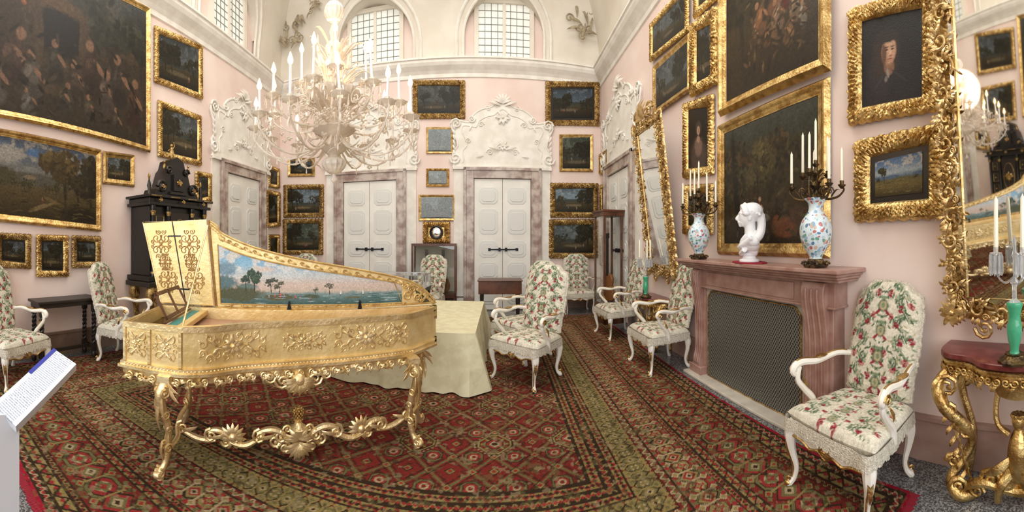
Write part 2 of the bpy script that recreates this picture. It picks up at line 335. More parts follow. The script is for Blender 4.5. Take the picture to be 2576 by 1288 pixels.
window(1,FAR,sA,5.86,7.15,.60); window(2,FAR,sB,5.86,7.15,.60); window(3,LEFT,sL,5.86,7.1,.55); window(4,RIGHT,sR,5.86,7.1,.5)
def overdoor(b,W=1.16,Hh=1.66):
    half=[(W,0),(W*.97,.12),(W*1.0,.35),(W*.9,.5),(W*.95,.75),(W*1.03,.95),(W*.98,1.1),(W*.8,1.08),(W*.66,1.06),(W*.6,1.22),(W*.42,1.36),(W*.22,1.42),(W*.12,1.52),(0,1.6)]
    out=[(-x,z) for x,z in half]+[(x,z) for x,z in half[:-1]][::-1]
    b.prism(out,-.05,0)
    inn=[(x*.8,.12+z*.78) for x,z in out]
    b.tube([(x,-.052,z) for x,z in cr(inn,3)],.016,n=6); b.tube([(x,-.045,z) for x,z in cr(out,2)],.026,n=6)
    b.box(-W*1.0,W*1.0,-.10,0,-.04,.03); Yv=-V((0,1,0))
    for s in (-1,1):
        scroll(b,(s*W*.93,-.07,1.02),X*s,Z,.13,.024,1.5); scroll(b,(s*W*.95,-.07,.22),X*s,-Z,.14,.024,1.4); scroll(b,(s*W*.62,-.07,1.13),X*-s,-Z,.09,.018,1.4)
        for k in range(6): leaf(b,(s*W*.95,-.06,.28+.12*k),X*s*.4+Z,Yv,.15,.030,.2)
        leaf(b,(s*.05,-.06,1.45),X*s+Z*.3,Yv,.30,.038,.2); leaf(b,(s*.05,-.06,.42),X*s+Z*.25,Yv,.28,.038,.2); scroll(b,(s*.3,-.06,.36),X*s,Z,.08,.015,1.4); scroll(b,(s*.34,-.06,1.38),X*s,Z,.07,.014,1.4)
        scroll(b,(s*.80,-.06,.62),X*s,Z,.07,.014,1.3); scroll(b,(s*.5,-.06,1.0),X*-s,Z,.07,.014,1.3); leaf(b,(s*.78,-.055,.85),X*-s*.4+Z,Yv,.16,.024,.15); leaf(b,(s*.45,-.055,.28),X*s-Z*.2,Yv,.18,.022,.15)
    for k in range(7): a=pi*(.1+.8*k/6); leaf(b,(0,-.07,1.5),X*cos(a)+Z*sin(a),Yv,.24,.034,.2)
    cluster(b,(0,-.07,1.16),X,Z,.19,8,.2,3); cluster(b,(0,-.065,.5),X,Z,.14,8,.2,5)
def door(k,w,s):
    e=struct('door_%d'%k,w.w(s,0),w.a)
    obj('plaster_surround',B().box(-1.14,-.86,-.04,0,0,3.3).box(.86,1.14,-.04,0,0,3.3),'white',e,smooth=False)
    b=B()
    for x0,x1,z0,z1 in ((-.89,-.67,0,3.3),(.67,.89,0,3.3),(-.67,.67,3.07,3.3)): b.box(x0,x1,-.10,0,z0,z1)
    for x0,x1,z0,z1 in ((-.91,-.84,0,3.32),(.84,.91,0,3.32),(-.91,.91,3.25,3.32)): b.box(x0,x1,-.13,-.09,z0,z1)
    obj('marble_frame',b,'marf',e,smooth=False,bev=.008)
    for sd in (-1,1):
        x0,x1=(-.66,-.005) if sd<0 else (.005,.66)
        lf=obj('door_leaf',B().box(x0,x1,-.05,-.005,0.02,3.06),'doorw',e,smooth=False,bev=.004)
        b=B()
        for z0,z1 in ((.15,.62),(.74,1.12),(1.24,1.62),(1.78,2.36),(2.48,2.86)):
            c=.07; q=[(x0+.11,z0+c),(x0+.11+c,z0),(x1-.11-c,z0),(x1-.11,z0+c),(x1-.11,z1-c),(x1-.11-c,z1),(x0+.11+c,z1),(x0+.11,z1-c)]
            b.prism(q,-.062,-.05); cx,cz=(x0+x1)/2,(z0+z1)/2; b.prism([(cx+(x-cx)*.72,cz+(z-cz)*.72) for x,z in q],-.072,-.05)
        obj('panel',b,'doorp',lf,smooth=False,bev=.004)
    obj('bolt',B().tube([(-.34,-.08,1.42),(.36,-.08,1.42)],.017).box(-.34,-.28,-.09,-.05,1.39,1.45).box(.05,.1,-.1,-.05,1.38,1.46).box(-.1,-.05,-.1,-.05,1.38,1.46).box(.3,.36,-.09,-.05,1.39,1.45),'iron',e)
    b=B(); overdoor(b); obj('overdoor',b,'white',e,loc=(0,0,3.32))
door(1,FAR,FAR.hit(931,500)[0]); door(2,FAR,FAR.hit(1264,500)[0])
door(3,LEFT,(LEFT.hit(548,0)[0]+LEFT.hit(660,0)[0])/2); door(4,RIGHT,(RIGHT.hit(1530,0)[0]+RIGHT.hit(1602,0)[0])/2)
k=3
for px,py,sc,w in ((738,70,.42,FAR),(1462,45,.42,FAR),(800,15,.25,FAR)):
    k+=1; s,z=w.hit(px,py,.3); b=B(); rn=random.Random(k)
    yy=-offf(min(z,8.5))-.06
    for i in range(11):
        x,zz=rn.uniform(-1,1)*sc*.7,rn.uniform(-1,1)*sc; a=rn.uniform(0,6.3)
        leaf(b,(x,0,zz),X*cos(a)+Z*sin(a),V((0,-1,0)),sc*.8,sc*.10,.15); scroll(b,(x,0,zz),X,Z,sc*.28,sc*.04,1.2,a)
    obj('trim_%d'%k,b,'tan',loc=w.w(s,z,-yy),rz=w.a,kind='structure')
# ---------------------------------------------------------------- framed pictures
def frame(b,cs,w,d,orn,y0=0.0):
    sg=[(1,-1),(-1,-1),(-1,1),(1,1)]
    inn=[(c[0]+w*s[0],c[1]+w*s[1]) for c,s in zip(cs,sg)]
    K=10 if orn else 7; L=lambda a,c,t:(a[0]+(c[0]-a[0])*t,a[1]+(c[1]-a[1])*t)
    prof=[.35,.5,1.0,.95,.55,.5,.25,.22]
    for i in range(4):
        O0,O1,I0,I1=cs[i],cs[(i+1)%4],inn[i],inn[(i+1)%4]; ln=sqrt((O1[0]-O0[0])**2+(O1[1]-O0[1])**2)
        nx,nz=-(O1[1]-O0[1])/ln,(O1[0]-O0[0])/ln
        n=max(2,int(ln/(w/12))) if orn else 1
        lam=max(1,round(ln/(w*.7))); vs=[]
        for j in range(n+1):
            t=j/n; o=L(O0,O1,t); q=L(I0,I1,t)
            for k in range(K+1):
                u=k/K; p=L(o,q,u)
                if orn:
                    ph=2*pi*lam*t; e=1 if 0<j<n else 0
                    h=d*(.35+.65*sin(pi*min(1,.12+.85*u)))*(1+.18*sin(ph*2+u*8)*sin(pi*u)+.20*sin(ph*4-u*17)*sin(pi*u)+.08*sin(ph*1.3+u*23))
                    g=w*.10*(abs(sin(ph/2))-.4)*(1-u)**3*(1+.5*sin(ph*3))*e
                    if k==0: h=.004
                    if k==K: h=d*.15
                    p=(p[0]+nx*g,p[1]+nz*g)
                else: h=d*prof[min(k,7)]; h=.003 if k==0 else h
                vs.append((p[0],y0-h,p[1]))
        m=K+1; b.add(vs,[(a*m+k,(a+1)*m+k,(a+1)*m+k+1,a*m+k+1) for a in range(n) for k in range(K)])
    return inn
def P(w,x0,x1,tl,tr,bl,br,fw,orn,cm,label,fm='gold',off=.02,liner=False,dp=None):
    sl,sr=w.hit(x0,0,off)[0],w.hit(x1,0,off)[0]; ztl,ztr,zbl,zbr=w.hit(x0,tl,off)[1],w.hit(x1,tr,off)[1],w.hit(x0,bl,off)[1],w.hit(x1,br,off)[1]
    sc,zc=(sl+sr)/2,(ztl+zbl+ztr+zbr)/4
    cs=[(sl-sc,ztl-zc),(sr-sc,ztr-zc),(sr-sc,zbr-zc),(sl-sc,zbl-zc)]
    e=thing('painting',label,'painting',w.w(sc,zc,off),w.a,'gilt framed paintings on the walls')
    b=B(); d=dp or max(.025,min(.06,fw*.42)); inn=frame(b,cs,fw,d,orn)
    if orn and fw>.08:
        for i,c in enumerate(cs):
            s=[(1,-1),(-1,-1),(-1,1),(1,1)][i]; cluster(b,(c[0]+s[0]*fw*.45,-d*.8,c[1]+s[1]*fw*.45),X,Z,fw*.5,8,.15,i)
            c2=cs[(i+1)%4]; m_=((c[0]+c2[0])/2,(c[1]+c2[1])/2); s2=[(0,-1),(-1,0),(0,1),(1,0)][i]; cluster(b,(m_[0]+s2[0]*fw*.45,-d*.8,m_[1]+s2[1]*fw*.45),X,Z,fw*.45,8,.15,i+5)
            if fw>.12 and e.location.y<4:   # pierced scrolls along the two big near frames
                ln=sqrt((c2[0]-c[0])**2+(c2[1]-c[1])**2); T=V(((c2[0]-c[0])/ln,0,(c2[1]-c[1])/ln)); O=V((-T.z,0,T.x)); nn=int(ln/.075)
                for j in range(1,nn):
                    q=V((c[0],-d*.85,c[1]))+T*(ln*j/nn)-O*fw*(.30 if j%2 else .55); scroll(b,q,T*(1 if j%2 else -1),O,.024,.006,1.4); leaf(b,q,T*(1 if j%2 else -1)+O*(.8 if j%2 else -.8),V((0,-1,0)),.06,.011,.15)
    obj('frame',b,fm,e); y=-.006
    if liner:
        obj('liner',B().add([(p[0],-.006,p[1]) for p in inn],[(0,1,2,3)]),'black',e,smooth=False); s4=[(1,-1),(-1,-1),(-1,1),(1,1)]
        inn=[(c[0]+liner*s[0],c[1]+liner*s[1]) for c,s in zip(inn,s4)]; y=-.012
    r=sqrt(e.location.x**2+e.location.y**2); res=min(200,850/r); wm=inn[1][0]-inn[0][0]; hm=(inn[0][1]-inn[3][1]+inn[1][1]-inn[2][1])/2
    canvas(inn,cm(max(20,wm*res),max(20,hm*res)),e,y); return e
def big1(w,h):
    s=Im(w,h,3); r=s.rs; s.grad([(0,(.022,.015,.008)),(.35,(.030,.020,.010)),(.6,(.018,.013,.007)),(.85,(.022,.022,.018)),(1,(.030,.036,.034))],.35)
    s.clouds(.72,(.045,.05,.048),.5,.7); s.clouds(.0,(.045,.028,.014),.54,.7)
    # ruined arch and thatched roof
    s.blob(.40,.66,.34,.20,(.045,.027,.013),.3,.5,-.15); s.blob(.42,.60,.22,.17,(.008,.006,.004),.3,.4); s.blob(.30,.55,.04,.24,(.042,.026,.013),.3,.5); s.blob(.56,.56,.035,.2,(.042,.026,.013),.3,.5); s.blob(.36,.82,.25,.05,(.060,.034,.015),.4,.8,-.25); s.blob(.22,.74,.02,.015,(.30,.10,.03),.8,.3)
    s.blob(.12,.62,.14,.26,(.028,.017,.009),.4,.6); s.tree(.74,.8,.24,(.020,.019,.011),base=.5,n=170); s.tree(.96,.72,.2,(.016,.016,.009),base=.4,n=120)
    for x,z,hh,c in ((.16,.36,.42,(.040,.022,.014)),(.27,.26,.36,(.060,.048,.036)),(.08,.20,.34,(.085,.07,.055)),(.40,.40,.30,(.024,.019,.012)),(.52,.30,.30,(.034,.022,.013)),(.62,.42,.40,(.030,.016,.010)),(.70,.28,.34,(.055,.038,.028)),(.80,.40,.38,(.026,.018,.013)),(.90,.28,.36,(.036,.016,.010)),(.44,.17,.22,(.034,.026,.018)),(.60,.14,.2,(.04,.03,.02)),(.26,.09,.18,(.07,.06,.048)),(.78,.11,.2,(.036,.027,.018))):
        s.fig(x,z,hh,c,(.13,.07,.04),r.uniform(-.6,.6))
    for i in range(140): s.blob(r.rand(),r.uniform(.02,.6),r.uniform(.008,.05),r.uniform(.006,.018),tuple(r.uniform(.006,.035)*np.array((1,.68,.38))),.6,.9,r.rand()*3)
    return s.fin(1.05)
def big2(w,h):
    s=Im(w,h,5); r=s.rs; s.grad([(0,(.022,.016,.006)),(.3,(.055,.038,.013)),(.46,(.07,.055,.025)),(.52,(.13,.12,.09)),(.7,(.08,.09,.10)),(.9,(.05,.07,.10)),(1,(.04,.045,.06))],.1)
    s.clouds(.55,(.20,.18,.15),.46,.9); s.blob(.22,.80,.2,.1,(.23,.21,.18),.6,.9); s.blob(.42,.85,.10,.05,(.06,.11,.20),.6,.9)
    s.blob(.45,.5,.4,.08,(.06,.055,.04),.4,.5); s.blob(.15,.50,.26,.12,(.045,.038,.018),.4,.6); s.blob(.4,.52,.09,.03,(.13,.10,.06),.4,.4)
    s.tree(.70,.70,.34,(.055,.037,.013),base=.2,n=330); s.tree(.94,.66,.36,(.022,.016,.007),n=280); s.tree(.10,.56,.22,(.028,.022,.009),n=160); s.tree(.82,.5,.18,(.035,.025,.010),n=110)
    for i in range(9): s.tree(r.rand()*.7,.40+.06*r.rand(),.07,(.035,.03,.011),base=.36,n=45)
    s.blob(.5,.16,.2,.03,(.13,.09,.04),.5,.8,.4); s.blob(.6,.24,.14,.025,(.10,.068,.026),.5,.8,-.3); s.blob(.85,.1,.3,.12,(.016,.011,.005),.5,.6); s.fig(.5,.24,.08,(.14,.05,.03))
    for i in range(90): s.blob(r.rand(),r.uniform(.02,.42),r.uniform(.02,.07),.008,tuple(r.uniform(.01,.08)*np.array((1,.72,.26))),.6,.9,r.uniform(-.4,.4))
    return s.fin(.95)
def hunt(w,h):
    s=Im(w,h,8); r=s.rs; s.grad([(0,(.022,.014,.006)),(.4,(.036,.023,.009)),(.7,(.030,.024,.010)),(.9,(.035,.042,.045)),(1,(.05,.065,.07))],.3); s.clouds(.75,(.10,.10,.09),.5,.6)
    s.tree(.2,.75,.3,(.022,.017,.007),n=240); s.tree(.75,.85,.22,(.022,.019,.008),n=160); s.tree(.5,.7,.24,(.03,.022,.009),n=160)
    for x,z,hh,c in ((.45,.42,.22,(.18,.08,.035)),(.56,.50,.24,(.18,.08,.035)),(.63,.37,.20,(.2,.12,.07)),(.72,.50,.26,(.12,.02,.012)),(.80,.38,.22,(.17,.11,.06)),(.86,.30,.14,(.2,.17,.12)),(.50,.28,.14,(.11,.055,.025)),(.70,.24,.14,(.14,.075,.03)),(.36,.34,.14,(.08,.045,.02)),(.60,.62,.2,(.10,.05,.025))): s.fig(x,z,hh,c,(.24,.12,.06),r.uniform(-.8,.8))
    for i in range(140): s.blob(.25+.7*r.rand(),r.uniform(.1,.65),r.uniform(.006,.035),r.uniform(.005,.014),tuple(r.uniform(.012,.10)*np.array((1,.58,.26))),.6,.9,r.rand()*3)
    return s.fin(.95)
def forest(w,h):
    s=Im(w,h,9); r=s.rs; s.grad([(0,(.020,.013,.006)),(.3,(.032,.020,.008)),(.6,(.028,.024,.010)),(.85,(.03,.032,.02)),(1,(.045,.046,.034))],.3)
    for i in range(8): s.tree(r.uniform(.05,.95),r.uniform(.45,.85),r.uniform(.14,.28),(.024+.016*r.rand(),.021,.009),n=170)
    s.blob(.45,.7,.1,.12,(.08,.06,.024),.8,1.2); s.blob(.36,.55,.09,.08,(.06,.046,.019),.8,1.2); s.tree(.42,.62,.16,(.055,.042,.015),n=160); s.blob(.15,.5,.035,.5,(.010,.008,.005),.5,.3,.1)
    s.blob(.7,.12,.14,.08,(.10,.038,.016),.3,.4); s.blob(.62,.17,.045,.045,(.11,.043,.018),.3,.3); s.blob(.83,.2,.10,.07,(.055,.03,.016),.4,.4); s.blob(.5,.2,.05,.03,(.11,.09,.06),.4,.5); s.fig(.44,.28,.18,(.10,.03,.02)); s.fig(.33,.2,.16,(.05,.04,.03))
    for i in range(130): s.blob(r.rand(),r.uniform(.02,.75),r.uniform(.01,.045),r.uniform(.006,.015),tuple(r.uniform(.01,.06)*np.array((1,.75,.3))),.6,.9,r.rand()*3)
    return s.fin(1.0)
def manport(w,h):
    s=Im(w,h,11,(.010,.008,.008)); s.blob(.5,.14,.38,.40,(.016,.013,.015),.4,.2); s.blob(.28,.30,.12,.24,(.022,.018,.020),.5,.3,.3)
    s.blob(.42,.58,.165,.24,(.030,.018,.012),.3,.5); s.blob(.31,.44,.075,.15,(.032,.019,.013),.4,.6); s.blob(.56,.46,.06,.13,(.028,.017,.012),.4,.6); s.blob(.47,.40,.065,.09,(.20,.10,.055),.3,.1)
    s.blob(.46,.575,.090,.145,(.34,.175,.10),.25,.05); s.blob(.50,.59,.060,.12,(.46,.265,.165),.5,.1); s.blob(.385,.56,.030,.125,(.11,.055,.03),.6,.1); s.blob(.48,.665,.062,.035,(.45,.27,.17),.6,.1)
    for x in (.428,.525): s.blob(x,.600,.020,.010,(.04,.02,.016),.5,.1); s.blob(x,.630,.026,.007,(.04,.02,.014),.6,.1)
    s.blob(.488,.56,.013,.048,(.55,.35,.23),.6,.1); s.blob(.492,.528,.023,.012,(.30,.12,.075),.6,.1); s.blob(.482,.492,.031,.009,(.25,.065,.045),.5,.1); s.blob(.482,.452,.028,.015,(.38,.21,.13),.6,.1)
    s.blob(.43,.755,.15,.075,(.020,.013,.010),.3,.5); s.blob(.45,.335,.016,.055,(.22,.19,.165),.5,.7,.15); s.blob(.42,.27,.018,.035,(.15,.13,.11),.6,.8,-.3); s.blob(.30,.25,.10,.012,(.035,.028,.03),.6,.5,.9); s.blob(.64,.28,.12,.014,(.028,.022,.024),.6,.5,-.7); return s.fin(1,.25)
def ladyport(w,h):
    s=Im(w,h,12,(.014,.011,.008)); s.blob(.5,.18,.25,.3,(.06,.04,.03),.4,.4); s.blob(.5,.35,.12,.16,(.16,.10,.075),.4,.4); s.blob(.5,.66,.09,.12,(.05,.035,.03),.4,.3); s.blob(.5,.62,.05,.075,(.34,.20,.13),.3,.1); s.blob(.5,.47,.05,.06,(.30,.18,.12),.4,.2); return s.fin(1,.3)
def blueland(w,h):
    s=Im(w,h,13); r=s.rs; s.grad([(0,(.03,.022,.008)),(.3,(.11,.08,.024)),(.45,(.08,.07,.03)),(.49,(.08,.12,.15)),(.6,(.24,.27,.28)),(.8,(.10,.15,.22)),(1,(.05,.09,.16))],.05); s.clouds(.55,(.34,.31,.27),.47,.9)
    for i in range(5): s.blob(r.rand(),.49,.2,.05,(.06,.09,.13),.4,.5)
    s.tree(.2,.66,.15,(.03,.028,.010),base=.35,n=170); s.tree(.1,.45,.08,(.03,.027,.009),n=90); s.tree(.85,.42,.07,(.035,.03,.011),base=.35)
    for i in range(45): s.blob(r.rand(),r.uniform(.05,.4),r.uniform(.03,.1),.008,tuple(r.uniform(.04,.18)*np.array((1,.72,.25))),.6,.8)
    return s.fin(1,.4)
P(LEFT,-70,378,-140,22,285,385,.10,0,big1,'huge dark figure painting at top left beside the cornice',off=.06)
P(LEFT,-70,255,312,377,552,583,.10,0,big2,'large landscape with cloudy sky and tall tree below the huge figure painting',off=.04)
P(LEFT,258,338,379,390,462,471,.09,0,land(),'small plain framed landscape right of the large cloudy sky landscape')
P(LEFT,387,508,64,116,206,252,.11,1,land(.7),'upper of the two ornate framed landscapes left of the ebony cabinet top')
P(LEFT,396,505,251,292,393,418,.11,1,land(),'lower of two ornate landscapes above the ebony cabinet')
P(LEFT,-12,78,585,589,672,677,.09,1,land(.7),'leftmost of three small dark pictures in a row above the left armchair',liner=.02,fm='goldd')
P(LEFT,90,172,590,592,697,696,.09,1,land(.8),'middle taller picture of the row of three above the dark side table',liner=.02)
P(LEFT,180,252,592,594,674,672,.09,1,land(.8),'rightmost of three small dark pictures above the dark side table',liner=.02,fm='goldd')
P(LEFT,491,531,430,437,511,508,.10,1,land(.7),'small dark picture just right of the ebony cabinet crest')
P(LEFT,674,702,415,425,470,475,.10,1,land(.8),'top small picture squeezed between left door and far corner')
P(LEFT,668,703,476,484,572,570,.12,1,land(),'middle picture squeezed between left door and far corner')
P(LEFT,674,702,590,590,656,650,.10,1,land(.8),'lowest small picture squeezed between left door and far corner')
P(FAR,724,792,398,397,445,444,.08,0,land(.7),'small dark picture on the far wall behind the chandelier left side')
P(FAR,714,815,465,464,548,547,.13,1,land(1.2,(.085,.11,.13)),'ornate landscape with pale sky at left end of far wall, upper one',fm='goldd')
P(FAR,712,813,551,550,641,641,.13,1,land(1,(.05,.06,.045)),'dark ornate landscape at left end of far wall, under the pale sky one',fm='goldd')
P(FAR,1038,1170,203,203,300,299,.13,1,land(.6,(.05,.055,.045)),'wide ornate dark painting high between the two far doors',fm='goldd')
P(FAR,1072,1140,320,320,387,387,.05,0,land(1.1,(.12,.14,.15),1,.75),'small thin framed grey landscape with pale content between far doors')
P(FAR,1072,1130,424,424,470,470,.06,1,land(1.2,(.12,.15,.17),1,.75),'smallest gilt framed pale picture between the two far doors')
P(FAR,1053,1145,490,490,556,556,.06,0,land(1.2,(.13,.17,.19),2,.7),'pale blue grey picture in plain gilt frame above the small round mirror')
P(FAR,1372,1508,205,208,316,318,.14,1,land(.8,(.05,.07,.09)),'ornate painting high at right end of far wall beneath cornice',fm='goldd',liner=.05)
P(FAR,1407,1492,338,338,432,433,.08,0,land(.8,(.05,.06,.04)),'nearly square plain framed painting right of the second far door')
P(FAR,1383,1505,460,461,547,548,.14,1,land(1.3,(.09,.12,.14)),'ornate painting with bright sky right of second far door, above another',fm='goldd')
P(FAR,1380,1505,552,552,650,650,.14,1,land(1.1,(.06,.075,.075)),'lowest ornate landscape right of second far door, above an armchair',fm='goldd')
P(RIGHT,1510,1530,388,374,440,438,.10,1,land(.8),'small high picture squeezed between far corner and right door')
P(RIGHT,1512,1530,465,462,546,550,.12,1,land(.8),'middle picture squeezed between far corner and right door')
P(RIGHT,1512,1528,592,592,668,674,.10,1,land(.8),'low picture squeezed between far corner and right door')
P(RIGHT,1637,1734,62,-45,158,78,.09,1,land(.8),'topmost dark landscape near the cornice on the right wall',off=.05)
P(RIGHT,1645,1738,168,80,293,228,.09,0,land(.8),'dark landscape above the far gilt mirror, below the topmost one',off=.05)
P(RIGHT,1740,1808,66,15,246,208,.14,1,land(.7),'dark picture in very wide carved frame left of upper hunting scene',off=.05)
P(RIGHT,1748,1806,-40,-90,50,-2,.10,1,land(.7),'picture cut by the top of the photo above the wide carved frame',off=.05)
P(RIGHT,1722,1798,262,236,450,438,.12,1,ladyport,'carved frame portrait of a woman in pale dress right of far mirror')
P(RIGHT,1722,1796,466,462,590,590,.12,1,land(.7),'carved frame picture behind the smaller looking candelabrum')
P(RIGHT,1813,2092,-112,-389,295,178,.13,0,hunt,'big mythological hunting scene above the chimneypiece painting',off=.07,dp=.07)
P(RIGHT,1808,2090,316,192,640,650,.13,0,forest,'big dark forest painting with cattle resting on the chimneypiece',off=.02,dp=.05)
P(RIGHT,2137,2360,30,-32,318,281,.125,1,manport,'portrait of a dark haired man on black ground in carved gilt frame',off=.03,dp=.05)
P(RIGHT,2152,2384,357,308,560,549,.145,1,blueland,'landscape with blue sky and tree in wide carved frame near the big mirror',off=.03,dp=.055,liner=.045)
s,z=FAR.hit(1098,585,.03); e=thing('round_mirror','small square gilt frame with round dark convex mirror above the display case','mirror',FAR.w(s,z,.03),FAR.a)
b=B(); frame(b,[(-.32,.25),(.32,.25),(.32,-.25),(-.32,-.25)],.14,.06,1); b.box(-.2,.2,-.02,0,-.15,.15); obj('frame',b,'gold',e)
obj('rim',B().tube([(.145*cos(a*pi/12),-.05,.145*sin(a*pi/12)) for a in range(25)],.02),'black',e); obj('glass',B().ell((0,-.03,0),(.135,.03,.135),20,8),'mirror',e)
# ---------------------------------------------------------------- carpet (knots coloured one by one on a fine grid)
RC=[np.array(c) for c in ((-4.55,.40),(2.08,.93),(2.12,7.62),(-4.75,7.5))]; RW,RH=6.65,6.85; RZ=.006
def rugcol(nx,ny):
    y,x=np.mgrid[0:ny,0:nx]; x=x/(nx-1)*RW; y=y/(ny-1)*RH; dx=np.minimum(x,RW-x); dy=np.minimum(y,RH-y); d=np.minimum(dx,dy); al=np.where(dx<dy,y-RH/2,x-RW/2)
    red,cri,ol,olg,dk,tan_=[np.array(c) for c in ((.21,.024,.022),(.135,.018,.014),(.20,.150,.055),(.115,.100,.040),(.030,.018,.010),(.30,.23,.13))]
    A=np.zeros((ny,nx,3))+cri
    def put(m,c): A[m]=c
    def band(a,b): return (d>=a)&(d<b)
    def dia(u,v,R,cols,st=0):
        q=(np.abs(u)+np.abs(v))/R; q2=1.3*np.maximum(np.abs(u),np.abs(v))/R; q=np.maximum(q*.9,q2) if st else q
        return [(q<k,c) for k,c in cols]
    def ros(u,v,R,cols,k=8,am=.22):
        r=np.hypot(u,v)/R; th=np.arctan2(v,u); r=r/(1+am*np.cos(k*th))
        return [(r<q,c) for q,c in cols]
    def stripe(a,b,bg,fg,fg2,Pp):
        m=band(a,b); put(m,bg); c=(a+b)/2; w=(b-a); u=(al+Pp*50)%Pp-Pp/2; v=d-c
        tri=np.abs(((al/Pp+50)%1)-.5)*2; put(m&(np.abs(v/w-(tri-.5)*.75)<.13),fg)
        put(m&((np.abs(u)+np.abs(v)*1.1)<w*.24),fg2); put(m&((np.abs(np.abs(u)-Pp/2)+np.abs(v))<w*.2),fg2)
        put(band(a,a+.012),dk); put(band(b-.012,b),dk)
    put(d<.03,(.24,.01,.022)); stripe(.03,.10,dk,tan_,red,.07); stripe(.10,.20,ol,dk,red,.12); stripe(.20,.26,cri,ol,dk,.06)
    def mainb(a,b,bg,c1,c2,c3,Pp):
        m=band(a,b); put(m,bg); c=(a+b)/2; w=b-a; v=d-c; u=(al+Pp*50)%Pp-Pp/2; tri=(np.abs(((al/Pp+50.25)%1)-.5)*4-1)
        put(m&(np.abs(v-w*.30*tri)<.012),c3); put(m&(np.abs(v+w*.30*tri)<.012),olg)
        for (mm,cc) in dia(u,v,w*.46,((1.0,dk),(.92,c1),(.74,dk),(.68,c2),(.42,tan_),(.26,dk)),1): put(m&mm,cc)
        for (mm,cc) in ros(u,v,w*.14,((1.0,c1),(.5,c2)),4,.3): put(m&mm,cc)
        u2=np.abs(u)-Pp/2
        for (mm,cc) in dia(u2,v,w*.36,((1.0,dk),(.85,c2),(.6,c1),(.35,tan_),(.18,dk))): put(m&mm,cc)
        for sv in (-1,1):
            uu=np.abs(u)-Pp*.27; vv=v*sv-w*.34
            for (mm,cc) in dia(uu,vv,.045,((1,dk),(.8,c3),(.4,c2))): put(m&mm,cc)
            uu=np.abs(u)-Pp*.38; put(m&((np.abs(uu)+np.abs(v*sv-w*.42))<.022),c1); uu=np.abs(u)-Pp*.12; put(m&((np.abs(uu)+np.abs(v*sv-w*.42))<.022),c1); put(m&(np.abs(np.abs(u)-Pp*.27)<.007)&(np.abs(v)<w*.25),c3)
    mainb(.26,.60,cri,olg,red,ol,.34); stripe(.60,.68,ol,dk,red,.08); stripe(.68,.74,red,ol,dk,.06)
    mainb(.74,.98,olg,red,ol,tan_,.24); stripe(.98,1.06,cri,tan_,olg,.08); mainb(1.06,1.26,cri,ol,olg,ol,.18); stripe(1.26,1.34,ol,red,dk,.08); stripe(1.34,1.42,dk,ol,red,.07); stripe(1.42,1.50,ol,red,dk,.08)
    f=d>=1.50; put(f,cri*1.1); X_=x-RW/2; Y_=y-RH/2
    def lat(px,py,ox,oy): return (X_-ox+px*50.5)%px-px/2,(Y_-oy+py*50.5)%py-py/2
    u,v=lat(.30,.34,0,0); e1=np.abs(np.abs(u)/.15+np.abs(v)/.17-1); put(f&(e1<.09),olg); put(f&(np.abs(e1-.25)<.04),dk); put(f&(e1>.78),ol)
    u,v=lat(.15,.17,.0,.0)
    for mm,cc in dia(u,v,.042,((1,dk),(.8,ol),(.45,red))): put(f&mm,cc)
    u,v=lat(.30,.34,.15,.17)
    for mm,cc in dia(u,v,.095,((1,dk),(.9,olg),(.72,dk),(.64,red),(.40,tan_),(.22,cri)),1): put(f&mm,cc)
    u,v=lat(.60,.68,0,0); th=np.arctan2(v,u); q=np.maximum(np.abs(u)+np.abs(v),1.25*np.maximum(np.abs(u),np.abs(v))); sr=.18
    for a_,c in ((1,dk),(.93,ol),(.82,dk),(.76,cri),(.60,olg),(.50,dk),(.44,red),(.28,tan_),(.16,dk)): put(f&(q<sr*a_),c)
    put(f&(q<sr*.76)&(q>sr*.50)&(np.cos(th*8)>.5),ol); put(f&(q>sr)&(q<sr*1.14)&(np.cos(th*24)>.2),tan_*.7)
    put((d>=1.50)&(d<1.52),dk)
    rs=np.random.RandomState(3); n=vnoise(ny,nx,60,rs,5,.7); k=rs.rand(ny,nx); A=A*(.74+.56*n+.3*(k-.5))[...,None]
    m=vnoise(ny,nx,9,rs,3,.8); A=np.where((m>.63)[...,None],A*.6+olg*.4,A); m=vnoise(ny,nx,6,rs,2,.8); A=np.where((m>.70)[...,None],A*.4+dk*.6,A); m=vnoise(ny,nx,6,rs,2,.8); A=np.where((m>.72)[...,None],A*.5+tan_*.4,A)
    return A
rug=thing('carpet','large red and olive Persian patterned carpet covering most of the floor','carpet',(-1.24,4.1,0))
nx,ny=860,880; u=np.linspace(0,1,nx)[None,:,None]; v=np.linspace(0,1,ny)[:,None,None]; q=(RC[0]*(1-u)+RC[1]*u)*(1-v)+(RC[3]*(1-u)+RC[2]*u)*v
PP=np.concatenate([q-np.array((-1.24,4.1)),np.full((ny,nx,1),RZ)],-1); colmesh('pile',gridmesh('pile',PP),rugcol(nx,ny).reshape(-1,3),'rug',rug)
b=B()
for i in range(700):
    t=i/700; p=RC[0]*(1-t)+RC[1]*t-np.array((-1.24,4.1)); j=random.uniform(-.01,.01); b.box(p[0],p[0]+.006,p[1]-.05+j,p[1]+.004,.001,.005)
obj('fringe',b,'redc',rug,kind='stuff')
